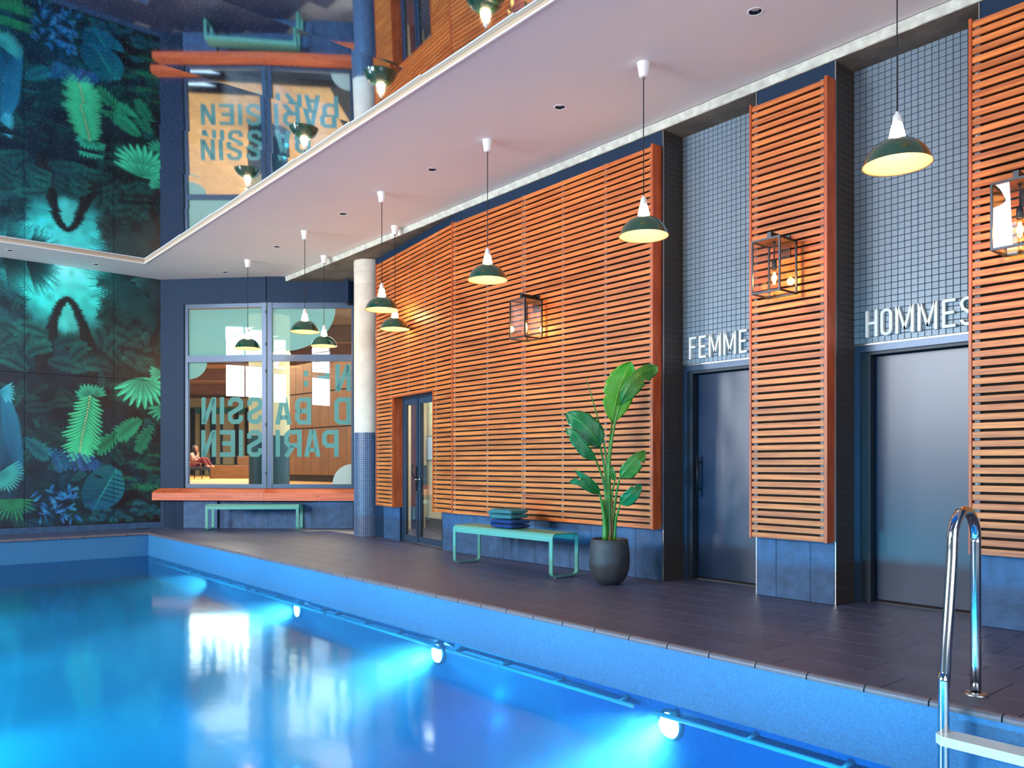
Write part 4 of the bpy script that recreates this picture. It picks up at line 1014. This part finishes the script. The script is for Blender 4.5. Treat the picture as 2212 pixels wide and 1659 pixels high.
b = MB(); b.box(-22.2, -22, 16.1, 46, .4, 5.1); lob(b, 'wall_lobby_left', 'lobwall', kind='structure')
# cladded wall on the right
cw0 = Vector((-7.9, 27.5)); cw1 = Vector((-3.0, 22.6)); cd = (cw1 - cw0).normalized(); ca_ = math.atan2(cd.y, cd.x)
b = MB(); b.box(0, 7.4, .02, .3, .5, 5.1); cl = b.build('wall_cladding', 'claddark', kind='structure')
Rm = Matrix.Rotation(LR, 2); pw = Rm @ cw0; cl.location = (pw.x, pw.y, 0); cl.rotation_euler = (0, 0, LR + ca_)
for i in range(14):
    for za, zb_ in ((.86, 2.36), (2.40, 3.5), (3.54, 4.98)):
        q = MB(); q.bbox(i * .5 + .008, (i + 1) * .5 - .008, 0, .02, za, zb_, .004); q.build('cladding_panel', 'cladding', cl)
# columns
def lcol(x, y, r, lab):
    p = Rm @ Vector((x, y)); t = empty('lobby_column', (p.x, p.y, .65), label=lab, cat='column')
    MB().lathe([(r, 0), (r, 1.18)], 40).build('painted_base', 'teal', t); MB().lathe([(r, 1.181), (r, 4.35)], 40).build('shaft', 'lobwall', t)
lcol(-5.42, 18.0, .44, 'thick lobby column with dark teal base behind the window mullion')
# stepped wooden seat block
p = Rm @ Vector((-11.2, 32)); t = empty('seating_block', (p.x, p.y, .65), LR, label='stepped wooden seating block in the lobby behind the glass', cat='seating')
MB().bbox(-.78, 3.2, 0, 1.5, 0, .53, .01).build('lower_step', 'oakblock', t); MB().bbox(.15, 3.2, .4, 1.5, .531, .90, .01).build('upper_step', 'oakblock', t)
MB().box(-.78, .15, .02, .7, .5305, .56).build('cushion', 'claddark', t)
# armchair and reader
p = Rm @ Vector((-12.05, 30.8)); t = empty('armchair', (p.x, p.y, .65), LR - .2, label='dark armchair on slim legs behind the glass, with a seated person', cat='armchair')
M['chairfab'] = mat('dark_blue_upholstery', (22, 36, 48), .8); M['cushion'] = mat('rust_cushion', (150, 66, 40), .8)
q = MB(); q.bbox(-.26, .40, -.3, .3, .34, .46, .03); q.build('seat', 'chairfab', t)
q = MB(); q.quadpoly([(-.28, -.30, .42), (-.20, -.30, .42), (-.34, -.30, 1.02), (-.42, -.30, 1.0)], (0, .6, 0)); q.build('backrest', 'chairfab', t)
q = MB(); q.quadpoly([(-.19, -.22, .47), (-.10, -.22, .47), (-.24, -.22, .85), (-.31, -.22, .84)], (0, .44, 0)); q.build('back_cushion', 'cushion', t)
for sx, sy in ((-.24, -.26), (-.24, .26), (.34, -.26), (.34, .26)): MB().tube([(sx, sy, .36), (sx * 1.2, sy * 1.1, 0)], [.022, .014], 8).build('leg', 'cord', t)
for sy in (-.31, .31): MB().tube([(-.34, sy, .72), (0, sy, .62), (.36, sy, .60), (.38, sy, .40)], .018, 8).build('armrest', 'oakblock', t)
M['skin'] = mat('skin', (176, 118, 92), .55); M['hair'] = mat('dark_hair', (30, 20, 18), .5); M['shirt'] = mat('patterned_blouse', (196, 150, 140), .8, noise_amt=.5, noise_scale=30); M['trous'] = mat('dark_red_trousers', (112, 34, 40), .8)
def skin(name, verts, edges, rad, m, parent, root=0, lvl=2):
    me = bpy.data.meshes.new(name); me.from_pydata(verts, edges, []); o = link(name, me, parent); me.materials.append(M[m])
    md = o.modifiers.new('skin', 'SKIN'); md.use_smooth_shade = True
    for i, v in enumerate(me.skin_vertices[0].data): v.radius = (rad[i], rad[i]) if not isinstance(rad[i], tuple) else rad[i]; v.use_root = (i == root)
    s = o.modifiers.new('sub', 'SUBSURF'); s.levels = lvl; s.render_levels = lvl; return o
pr = empty('person', (p.x, p.y, .65), LR - .2, label='person with long dark hair curled up in the lobby armchair, hand to mouth', cat='person')
bodyv = [(-.06, 0, .56), (-.12, 0, .74), (-.13, 0, .93), (-.10, 0, 1.01), (-.07, 0, 1.06),                     # pelvis, waist, chest, neck
         (-.12, -.15, .95), (.02, -.19, .76), (.13, -.06, .93), (-.12, .15, .95), (.0, .20, .74), (.18, .12, .66),
         (.02, -.09, .56), (.32, -.10, .82), (.52, -.11, .50), (.64, -.11, .47), (.02, .09, .56), (.34, .10, .80), (.56, .11, .49), (.68, .11, .47)]
be = [(0, 1), (1, 2), (2, 3), (3, 4), (2, 5), (5, 6), (6, 7), (2, 8), (8, 9), (9, 10), (0, 11), (11, 12), (12, 13), (13, 14), (0, 15), (15, 16), (16, 17), (17, 18)]
br_ = [.13, .11, .13, .055, .05, .055, .042, .03, .055, .042, .03, .085, .06, .04, .035, .085, .06, .04, .035]
bo = skin('body', bodyv, be, br_, 'shirt', pr)
skin('trousers', [bodyv[i] for i in (0, 11, 12, 13, 15, 16, 17)], [(0, 1), (1, 2), (2, 3), (0, 4), (4, 5), (5, 6)], [.14, .096, .07, .05, .096, .07, .05], 'trous', pr)
q = MB(); q.lathe([(.002, -.125), (.04, -.118), (.065, -.08), (.078, -.02), (.082, .04), (.066, .09), (.03, .115), (.002, .12)], 20); q.v = [(x * 1.05 - .045, y * .9, z + 1.15) for x, y, z in q.v]
hd = q.build('head', 'skin', pr)
q = MB(); q.tube([(.035, 0, 1.16), (.058, 0, 1.12), (.04, 0, 1.115)], [.008, .014, .008], 8); q.build('nose', 'skin', hd)
q = MB(); q.lathe([(.002, .14), (.05, .125), (.085, .08), (.098, .0), (.09, -.10), (.075, -.22), (.05, -.30)], 20); q.v = [(x * 1.05 - .085, y, z + 1.155) for x, y, z in q.v]; q.build('hair', 'hair', pr)
for s_ in (-1, 1):
    q = MB(); h0 = Vector((.13, -.06, .93)) if s_ < 0 else Vector((.18, .12, .66))
    q.tube([h0, h0 + Vector((-.03, 0, .04)), h0 + Vector((-.05, .01, .08))], [.028, .032, .02], 8)
    for k in range(4): f0 = h0 + Vector((-.05, -.022 + k * .015, .08)); q.tube([f0, f0 + Vector((-.01, 0, .035)), f0 + Vector((-.03, 0, .05))], [.008, .007, .005], 6)
    f0 = h0 + Vector((-.02, .03, .04)); q.tube([f0, f0 + Vector((-.01, .015, .035)), f0 + Vector((-.03, .01, .055))], [.009, .008, .005], 6); q.build('hand', 'skin', pr)
p = Rm @ Vector((-13.15, 31.5)); t = empty('side_chair', (p.x, p.y, .65), LR, label='honey wood side chair at the left edge of the lobby view', cat='chair')
MB().bbox(-.25, .25, -.25, .25, .42, .46, .01).build('seat', 'sill', t); MB().bbox(-.25, .25, .22, .25, .60, .85, .005).build('backrest', 'sill', t)
for sx, sy in ((-.22, -.22), (.22, -.22), (-.22, .22), (.22, .22)): MB().tube([(sx, sy, .42), (sx * 1.15, sy * 1.15, 0)], .018, 8).build('leg', 'sill', t)

# ------------------------------------------------------------------ pendants
def pendant():
    t = empty('pendant_lamp')
    q = MB(); q.lathe([(.001, -.126), (.030, -.126), (.037, -.120), (.040, -.112), (.057, -.006), (.058, 0), (.001, 0)], 36); q.build('ceiling_rose', 'porcelain', t)
    zr = 3.172 - CZ                                     # rim height below the ceiling
    MB().tube([(0, 0, -.126), (0, 0, zr + .345)], .0045, 8).build('cord', 'cord', t)
    q = MB(); q.lathe([(.001, zr + .352), (.012, zr + .350), (.014, zr + .338), (.026, zr + .322), (.031, zr + .285), (.031, zr + .272)], 28); q.build('lamp_cap', 'porcelain', t)
    q = MB(); q.lathe([(.030, zr + .272), (.036, zr + .255), (.046, zr + .205), (.052, zr + .178), (.050, zr + .170)], 28); q.build('chimney', 'lampglass', t)
    out = [(.052, .170), (.062, .164), (.090, .156), (.125, .138), (.158, .110), (.185, .074), (.203, .036), (.211, .012), (.217, .002), (.219, -.002)]
    q = MB(); q.lathe([(r, zr + z) for r, z in out], 48); sh = q.build('shade', 'enamel', t)
    q = MB(); q.lathe([(r - .004, zr + z - .003) for r, z in out[:-1]] + [(.219, zr - .002)], 48); q.build('shade_lining', 'enamelin', t)
    q = MB(); pts = []
    for i in range(20):                                  # small gold oval stamp on the shade
        a = 2 * PI * i / 20; pts.append((.026 * math.cos(a), .017 * math.sin(a)))
    ang0 = -2.45
    def onshade(u, w):
        z = .060 + w * .8; 
        for k in range(len(out) - 1):
            if out[k][1] >= z >= out[k + 1][1]:
                f_ = (out[k][1] - z) / (out[k][1] - out[k + 1][1]); r = out[k][0] + (out[k + 1][0] - out[k][0]) * f_; break
        a = ang0 + u / r; return (math.cos(a) * (r + .0015), math.sin(a) * (r + .0015), zr + z)
    q.tube([onshade(*p_) for p_ in pts], .0012, 6, closed=True)
    q.tube([onshade(-.014, 0), onshade(0, .0), onshade(.014, 0)], .0012, 5); q.tube([onshade(-.010, .006), onshade(.010, .006)], .0010, 5); q.tube([onshade(-.010, -.006), onshade(.010, -.006)], .0010, 5)
    q.build('gold_stamp', 'goldprint', sh)
    return t
proto = pendant()
PEN = [((5.40, 2.437), 'large green pendant lamp nearest the camera, hanging in front of the nearer alcove'),
       ((5.40, 4.621), 'green pendant lamp hanging before the right end of the long slat wall'),
       ((5.40, 6.805), 'green pendant lamp hanging just left of the wall lantern on the long slat wall'),
       ((5.40, 8.989), 'green pendant lamp overlapping the pale round column'),
       ((5.41, 11.215), 'green pendant lamp left of the column, larger of the two by the right window pane'),
       ((5.43, 13.426), 'green pendant lamp before the left half of the window, farthest from the camera'),
       ((6.308, 10.134), 'green pendant lamp just right of the column, lower and partly behind its neighbour'),
       ((6.296, 12.334), 'small green pendant lamp at the right window pane, beside the column')]
for i, ((x_, y_), lab) in enumerate(PEN):
    o = proto if i == 0 else copy_tree(proto)
    o.location = (x_, y_, CZ); tag(o, lab, 'pendant lamp', 'green pendant lamps over the pool deck')
    point('lamp_bulb', (x_, y_, 3.172 + .135), 4.2, (1, .72, .40), .028)

# ------------------------------------------------------------------ wall lanterns
def lantern():
    t = empty('wall_lantern'); zt, zb = 3.09, 2.645; w = .13; y0, y1 = -.30, -.04      # y towards the room is negative
    q = MB(); s = .007
    for x_ in (-w, w):
        for yy in (y0, y1): q.box(x_ - s, x_ + s, yy - s, yy + s, zb, zt)
    for zz in (zb, zt):
        for yy in (y0, y1): q.box(-w - s, w + s, yy - s, yy + s, zz - s, zz + s)
        for x_ in (-w, w): q.box(x_ - s, x_ + s, y0, y1, zz - s, zz + s)
    q.build('frame', 'blackmetal', t)
    MB().box(-w, w, y0, y1, zt - .001, zt + .006).build('roof_plate', 'brass', t)
    MB().box(-.018, .018, y0 + .05, -.012, zt + .008, zt + .07).build('arm', 'blackmetal', t)
    MB().box(-.055, .055, -.014, -.001, zt - .12, zt + .075).build('wall_plate', 'blackmetal', t)
    for (a, c, d, e) in ((-w, w, y0 - .001, y0 + .001), (-w, w, y1 - .001, y1 + .001)): MB().box(a + .006, c - .006, d, e, zb + .006, zt - .006).build('pane', 'glass', t)
    for x_ in (-w, w): MB().box(x_ - .001, x_ + .001, y0 + .006, y1 - .006, zb + .006, zt - .006).build('pane', 'glass', t)
    yc = (y0 + y1) / 2
    q = MB(); q.lathe([(.001, zt - .002), (.012, zt - .004), (.005, zt - .02), (.005, zt - .14), (.010, zt - .15), (.022, zt - .175), (.023, zt - .235), (.018, zt - .24)], 20, (0, yc, 0)); q.build('lamp_holder', 'blackmetal', t)
    bu = MB().lathe([(.015, zt - .238), (.020, zt - .262), (.031, zt - .31), (.032, zt - .335), (.024, zt - .36), (.001, zt - .372)], 24, (0, yc, 0)).build('bulb', 'bulbglass', t)
    q = MB()
    for k in range(6):
        a = k * PI / 3; r0, r1 = .007, .014; a2 = a + .5
        q.tube([(r0 * math.cos(a), yc + r0 * math.sin(a), zt - .262), (r1 * math.cos(a2), yc + r1 * math.sin(a2), zt - .335), (r0 * math.cos(a + 1), yc + r0 * math.sin(a + 1), zt - .264)], .0026, 6)
    q.build('filament', 'filament', bu)
    MB().lathe([(.001, zb - .03), (.010, zb - .03), (.010, zb - .002)], 12, (0, yc, 0)).build('bottom_stud', 'brass', t)
    q = MB(); q.box(-w, w, yc - .005, yc + .005, zb - .004, zb + .004); q.build('cross_bar', 'brass', t)
    return t
pl = lantern()
LAN = [((FX, 7.045), 'black framed glass lantern on the long slat wall, near its middle'), ((FX, 3.82), 'black framed glass lantern on the narrow slat panel between the alcoves'),
       ((FX, 1.955), 'black framed glass lantern cut by the right edge of the view')]
for i, ((x_, y_), lab) in enumerate(LAN):
    o = pl if i == 0 else copy_tree(pl)
    o.location = (x_, y_, 0); o.rotation_euler = (0, 0, RZX); tag(o, lab, 'wall lantern', 'glass wall lanterns on the slats')
    point('lantern_bulb', (x_ - .17, y_, 2.79), 9, (1, .60, .22), .03)

# ------------------------------------------------------------------ downlights
def downlight():
    t = empty('downlight')
    MB().lathe([(.048, -.0005), (.050, -.004), (.060, -.003), (.062, -.0002)], 32).build('trim_ring', 'dlwhite', t)
    MB().lathe([(.048, -.0005), (.044, .008), (.034, .021)], 32).build('baffle', 'dlblack', t)
    MB().lathe([(.034, .0208), (.001, .0208)], 24).build('lens', 'dlwhite', t)
    return t
dproto = downlight()
DL = [(5.445, 3.541, 'black and white ceiling downlight nearest the camera, at the top edge'), (5.44, 5.717, 'ceiling downlight between the two nearer pendant lamps'),
      (5.435, 7.9, 'ceiling downlight above the middle slat wall, third from the camera'), (5.443, 10.096, 'ceiling downlight above and left of the column pendant'),
      (5.451, 12.299, 'small ceiling downlight between the two pendants by the window'), (5.458, 14.524, 'small ceiling downlight just before the window wall'),
      (3.524, 15.407, 'ceiling downlight in front of the mural, right one'), (2.224, 15.316, 'ceiling downlight in front of the mural, at the left edge')]
for i, (x_, y_, lab) in enumerate(DL):
    o = dproto if i == 0 else copy_tree(dproto)
    o.location = (x_, y_, CZ); tag(o, lab, 'ceiling light', 'recessed ceiling downlights')

# ------------------------------------------------------------------ benches
def bench(name, loc, rz, length, lab):
    t = empty(name, (loc[0], loc[1], 0), rz, label=lab, cat='bench', group='pale green metal benches')
    D_, H_, R_ = .385, .468, .055
    def prof(off, z_low, full=False, n=7):
        r = R_ - off; P = []
        if not full:
            P.append((off, z_low)); P += [(R_ - r * math.cos(k / n * PI / 2), H_ - R_ + r * math.sin(k / n * PI / 2)) for k in range(n + 1)]
            P += [(D_ - R_ + r * math.sin(k / n * PI / 2), H_ - R_ + r * math.cos(k / n * PI / 2)) for k in range(n + 1)]; P.append((D_ - off, z_low)); return P
        for cx, cz, a0 in ((D_ - R_, H_ - R_, 0), (R_, H_ - R_, 90), (R_, .012 + R_, 180), (D_ - R_, .012 + R_, 270)):
            P += [(cx + r * math.cos(math.radians(a0 + 90 * k / n)), cz + r * math.sin(math.radians(a0 + 90 * k / n))) for k in range(n + 1)]
        return P
    # seat: folded sheet with rounded long edges
    o_ = prof(.001, .382); i_ = prof(.005, .382); x0, x1 = .052, length - .052; b = MB(); n = len(o_)
    v = [(x0, y, z) for y, z in o_] + [(x1, y, z) for y, z in o_] + [(x0, y, z) for y, z in i_] + [(x1, y, z) for y, z in i_]
    f = []
    for k in range(n - 1): f += [(k, k + 1, n + k + 1, n + k), (2 * n + k, 3 * n + k, 3 * n + k + 1, 2 * n + k + 1), (k, 2 * n + k, 2 * n + k + 1, k + 1), (n + k, n + k + 1, 3 * n + k + 1, 3 * n + k)]
    f += [(0, n, 3 * n, 2 * n), (n - 1, 3 * n - 1, 4 * n - 1, 2 * n - 1)]
    b.add(v, f, 0, False); s = b.build('seat', 'bench', t)
    s.data.polygons.foreach_set('use_smooth', [False] * len(s.data.polygons))
    for xa in (0, length - .05):
        o_ = prof(0, 0, True); i_ = prof(.013, 0, True); n = len(o_); b = MB()
        v = [(xa, y, z) for y, z in o_] + [(xa + .05, y, z) for y, z in o_] + [(xa, y, z) for y, z in i_] + [(xa + .05, y, z) for y, z in i_]; f = []
        for k in range(n):
            j = (k + 1) % n; f += [(k, n + k, n + j, j), (2 * n + k, 2 * n + j, 3 * n + j, 3 * n + k), (k, j, 2 * n + j, 2 * n + k), (n + k, 3 * n + k, 3 * n + j, n + j)]
        b.add(v, f); fr = b.build('leg_frame', 'bench', t)
        for yy in (.06, D_ - .06): MB().lathe([(.001, 0), (.014, 0), (.014, .012)], 12, (xa + .025, yy, 0)).build('glide', 'benchfoot', fr)
    return t
bench('bench', (5.70, 7.85), RZX, 1.745, 'pale green metal bench with folded towels, beside the potted plant')
bench('bench', (5.131, 14.635), math.atan2(-.99, 1.332), 1.66, 'pale green metal bench under the window sill')

# ------------------------------------------------------------------ towels
def towel(name, m, z, loc, rz, w, d, layers, th, lab, seed):
    rnd = random.Random(seed); t = empty(name, (loc[0], loc[1], z), rz, label=lab, cat='towel', group='folded towels on the bench')
    path = []; zc = th / 2; side = 1
    for k in range(layers):
        xs = [w * .5 - .02, -w * .5 + .03] if side > 0 else [-w * .5 + .03, w * .5 - .02]
        for i in range(9): path.append((xs[0] + (xs[1] - xs[0]) * i / 8, zc + rnd.uniform(-.002, .002)))
        if k < layers - 1:
            cx = path[-1][0]; sg = -1 if side > 0 else 1
            for i in range(1, 6): a = -PI / 2 + PI * i / 6; path.append((cx + sg * math.cos(a) * th * .5, zc + th / 2 + math.sin(a) * th / 2))
        zc += th; side = -side
    b = MB(); P = [Vector(p_) for p_ in path]; n = len(P); ny_ = 9; v = []; f = []
    for iy in range(ny_ + 1):
        yy = -d / 2 + d * iy / ny_; sh = .985 if iy in (0, ny_) else 1
        for i in range(n):
            a = P[max(i - 1, 0)]; c = P[min(i + 1, n - 1)]; tn = (c - a).normalized(); nm = Vector((-tn.y, tn.x)); h = th * .46 * (.62 if iy in (0, ny_) else 1) * (.6 if i in (0, n - 1) else 1)
            w_ = noise.noise(Vector((P[i].x * 14, yy * 14, P[i].y * 30 + seed))) * .004
            for s_ in (1, -1): q = P[i] + nm * (h * s_ + w_ * s_); v.append((q.x, yy + noise.noise(Vector((P[i].x * 8, seed, P[i].y * 60))) * .006, q.y))
    for iy in range(ny_):
        for i in range(n - 1):
            a = (iy * n + i) * 2; c = a + 2; e = a + 2 * n; g = e + 2; f += [(a, c, g, e), (a + 1, e + 1, g + 1, c + 1)]
        a = iy * n * 2; e = a + 2 * n; f.append((a, e, e + 1, a + 1)); a += 2 * (n - 1); e += 2 * (n - 1); f.append((a, a + 1, e + 1, e))
    for i in range(n - 1):
        a = i * 2; f.append((a, a + 1, a + 3, a + 2)); a += ny_ * n * 2; f.append((a, a + 2, a + 3, a + 1))
    b.add(v, f, 0, True); o = b.build('cloth', m, t); s = o.modifiers.new('sub', 'SUBSURF'); s.levels = 1; s.render_levels = 2
    return t
towel('towel', 'towelbot', .469, (5.895, 7.0), RZX, .40, .29, 2, .050, 'royal blue folded towel on the bench under the teal one', 3)
towel('towel', 'toweltop', .571, (5.895, 7.03), RZX + .06, .39, .28, 2, .057, 'teal folded towel on top of the blue towel', 8)

# ------------------------------------------------------------------ potted strelitzia
pot = empty('planter_pot', (5.90, 5.49, 0), label='dark round fibre clay pot holding the tall leafy plant', cat='pot')
b = MB(); b.lathe([(.001, 0), (.085, 0), (.110, .008), (.150, .045), (.180, .10), (.197, .17), (.203, .24), (.200, .31), (.192, .38), (.182, .445), (.176, .450), (.170, .446), (.165, .40)], 56); b.build('body', 'pot', pot)
b = MB(); v = []; f = []; n = 28
b.lathe([(.001, .422), (.06, .424), (.12, .420), (.172, .414)], n); b.v = [(x, y, z + random.uniform(-.006, .008)) for x, y, z in b.v]
for k in range(120):
    a, r = random.uniform(0, 6.28), random.uniform(.01, .155); s_ = random.uniform(.006, .014); x_, y_ = r * math.cos(a), r * math.sin(a)
    b.box(x_ - s_, x_ + s_, y_ - s_ * .7, y_ + s_ * .7, .42, .425 + s_)
o = b.build('bark_mulch', 'soil', pot, kind='stuff')
plant = empty('potted_plant', (5.90, 5.49, .42), label='tall bird of paradise plant with broad green leaves in dark pot', cat='plant')
PO = Vector((5.90, 5.49, .42))
VD = Vector((math.sin(.7011), math.cos(.7011), 0))
def cat(P, n):
    P = [Vector(p_) for p_ in P]; P = [P[0] * 2 - P[1]] + P + [P[-1] * 2 - P[-2]]; out = []; m = len(P) - 3
    for i in range(n + 1):
        s_ = i / n * m; k = min(int(s_), m - 1); t = s_ - k; a, b_, c, d = P[k:k + 4]
        out.append(((b_ * 2) + (c - a) * t + (a * 2 - b_ * 5 + c * 4 - d) * t * t + (b_ * 3 - a - c * 3 + d) * t ** 3) * .5)
    return out
def leaf(pts, wl_, wr_, m, fold=.25, notch=(), roll=0.0, tipw=.35):
    n = 22; C = cat(pts, n); b = MB(); v = []; uv = []; ln = sum((C[i + 1] - C[i]).length for i in range(n)); s_ = 0; rows_ = []
    prev = None
    for i in range(n + 1):
        if i: s_ += (C[i] - C[i - 1]).length
        t = (C[min(i + 1, n)] - C[max(i - 1, 0)]).normalized(); side = t.cross(VD).normalized(); side = (Matrix.Rotation(roll, 3, t) @ side)
        up = side.cross(t).normalized(); 
        u = i / n; env = (math.sin(PI * min(u * .5 / .34, .5)) if u < .34 else math.cos(PI / 2 * ((u - .34) / .66) ** 1.7)) ** .75 if u < .999 else 0
        env = max(env, .02); rw = []
        for k in range(-5, 6):
            a = k / 5; w = (wl_ if k < 0 else wr_) * env * abs(a)
            for (nu, sd, dp) in notch:
                if (k < 0) == (sd < 0) and abs(u - nu) < .05: w *= 1 - dp * (1 - abs(u - nu) / .05)
            w *= 1 + .03 * math.sin(u * 40 + k)
            q = C[i] + side * (math.copysign(w, a) if k else 0) + up * (abs(w) * fold - abs(a) ** 2 * .012 + .005 * math.sin(u * 26 + k * 1.2) * abs(a))
            rw.append(len(v)); v.append(q - PO); uv.append((a, s_))
        rows_.append(rw)
    f = [(rows_[i][k], rows_[i][k + 1], rows_[i + 1][k + 1], rows_[i + 1][k]) for i in range(n) for k in range(10)]
    b.add(v, f, 0, True); o = b.build('leaf', m, plant); l = o.data.uv_layers.new(name='UVMap')
    for lp in o.data.loops: l.data[lp.index].uv = uv[lp.vertex_index]
    so = o.modifiers.new('thick', 'SOLIDIFY'); so.thickness = .0016
    r = MB().tube([p_ - PO - VD * .002 for p_ in C], [.006 * (1 - i / n * .8) for i in range(n + 1)], 6).build('midrib', 'stem', o)
    return o
leaf([(5.959, 5.504, 1.60), (6.003, 5.494, 1.812), (6.039, 5.476, 1.964), (6.074, 5.446, 2.081), (6.092, 5.379, 2.215)], .155, .150, 'leafA', .10, [(.3, 1, .3)])
leaf([(5.967, 5.406, 1.775), (5.951, 5.341, 1.866), (5.986, 5.285, 1.971), (6.058, 5.251, 2.055), (6.165, 5.225, 2.123), (6.240, 5.215, 2.145), (6.275, 5.199, 2.170)], .110, .062, 'leafC', .30, [(.55, -1, .5)])
leaf([(5.812, 5.537, 1.365), (5.745, 5.541, 1.455), (5.674, 5.575, 1.545), (5.613, 5.653, 1.628), (5.566, 5.77, 1.69)], .125, .130, 'leafB', .18, [(.62, 1, .3)], .1)
leaf([(5.765, 5.537, 1.233), (5.679, 5.545, 1.323), (5.602, 5.584, 1.429), (5.559, 5.645, 1.503), (5.533, 5.733, 1.542)], .02, .10, 'leafB', .25, [(.8, 1, .6)], .15)
leaf([(5.945, 5.385, 1.059), (5.957, 5.336, 1.117), (5.992, 5.28, 1.191), (6.042, 5.238, 1.257), (6.123, 5.222, 1.319)], .105, .062, 'leafC', .2, [(.70, -1, .8)], 0)
leaf([(5.926, 5.441, 1.026), (5.906, 5.444, 1.067), (5.889, 5.446, 1.117), (5.89, 5.458, 1.175)], .03, .028, 'leafC', .2)
leaf([(5.905, 5.353, 0.799), (5.913, 5.282, 0.853), (5.946, 5.214, 0.928), (6.025, 5.187, 0.993)], .085, .055, 'leafB', .2, [(.78, 1, .7)])
leaf([(5.768, 5.496, 0.902), (5.692, 5.494, 0.977), (5.61, 5.537, 1.059), (5.553, 5.625, 1.132)], .03, .05, 'leafB', .3, [(.7, 1, .4)])
leaf([(5.768, 5.496, 0.895), (5.651, 5.516, 0.950), (5.558, 5.568, 1.010), (5.501, 5.656, 1.010)], .055, .035, 'leafB', .25, [(.7, -1, .8)])
ST = [([(5.895, 5.493, 0.425), (5.891, 5.496, 0.81), (5.889, 5.498, 1.109), (5.898, 5.491, 1.348), (5.957, 5.506, 1.62)], .014, .006),
      ([(5.906, 5.484, 0.425), (5.898, 5.491, 0.884), (5.9, 5.489, 1.228), (5.935, 5.46, 1.557), (5.965, 5.407, 1.788)], .018, .007),
      ([(5.9, 5.489, 0.425), (5.883, 5.503, 0.81), (5.866, 5.518, 1.109), (5.843, 5.537, 1.288), (5.815, 5.535, 1.37)], .014, .006),
      ([(5.883, 5.503, 0.425), (5.875, 5.51, 0.839), (5.855, 5.527, 1.019), (5.82, 5.556, 1.153), (5.765, 5.548, 1.235)], .014, .006),
      ([(5.923, 5.469, 0.425), (5.935, 5.46, 0.72), (5.957, 5.44, 0.929), (5.943, 5.387, 1.06)], .014, .006),
      ([(5.912, 5.479, 0.425), (5.914, 5.477, 0.75), (5.923, 5.469, 0.929), (5.926, 5.438, 1.03)], .011, .005),
      ([(5.925, 5.445, 0.425), (5.915, 5.417, 0.634), (5.909, 5.376, 0.739), (5.905, 5.353, 0.799)], .012, .005),
      ([(5.855, 5.487, 0.425), (5.824, 5.488, 0.663), (5.797, 5.497, 0.797), (5.768, 5.496, 0.902)], .017, .006),
      ([(5.895, 5.500, 0.425), (5.883, 5.503, 0.959), (5.872, 5.513, 1.288), (5.806, 5.542, 1.601), (5.723, 5.586, 1.912), (5.691, 5.613, 2.061)], .013, .0015)]
for pts, r0, r1 in ST:
    C = cat([Vector(p_) - PO for p_ in pts], 16); MB().tube(C, [1.25 * (r0 + (r1 - r0) * (i / 16)) for i in range(17)], 10).build('leaf_stalk', 'stem', plant)
for pts, r0, r1, m in (([(5.9, 5.489, .422), (5.898, 5.491, .66), (5.891, 5.496, .98)], .036, .015, 'stem'), ([(5.846, 5.495, .422), (5.842, 5.499, .662), (5.828, 5.508, .84)], .032, .012, 'stem'),
                       ([(5.929, 5.464, .422), (5.921, 5.471, .63), (5.916, 5.475, .84)], .026, .012, 'sheath'), ([(5.87, 5.47, .422), (5.885, 5.46, .55), (5.868, 5.463, .66)], .018, .004, 'sheath')):
    C = cat([Vector(p_) - PO for p_ in pts], 10); MB().tube(C, [r0 + (r1 - r0) * (i / 10) for i in range(11)], 12).build('stem_sheath', m, plant)

# ------------------------------------------------------------------ pool ladder
lad = empty('pool_ladder', (4.5, 1.63, 0), label='polished steel pool ladder with pale plastic steps at the deck edge', cat='ladder')
def rail(yo):
    P = [(0, yo, .002), (0, yo, .74)] + [(-.145 + .145 * math.cos(a), yo, .80 + .15 * math.sin(a)) for a in [PI * i / 14 for i in range(15)]] + [(-.30, yo, .70), (-.355, yo, .35), (-.385, yo, .12), (-.395, yo, .05), (-.395, yo, -1.5)]
    C = cat(P, 110); MB().tube(C, .0255, 20).build('handrail', 'steel', lad)
    MB().lathe([(.026, .014), (.052, .010), (.058, .004), (.058, .0005)], 32, (0, yo, 0)).build('base_flange', 'satin', lad)
rail(0); rail(-.52)
for k, z in enumerate((-.103, -.36, -.62, -.88)):
    b = MB(); x0, x1 = -.49, -.36; y0, y1 = -.53, .012; c = .035
    pts = [(x0 + c, y1, z - .045), (x1, y1, z - .045), (x1, y0, z - .045), (x0 + c, y0, z - .045), (x0, y0 + c, z - .045), (x0, y1 - c, z - .045)]
    b.quadpoly(pts, (0, 0, .045)); b.build('step', 'plasticblue', lad)
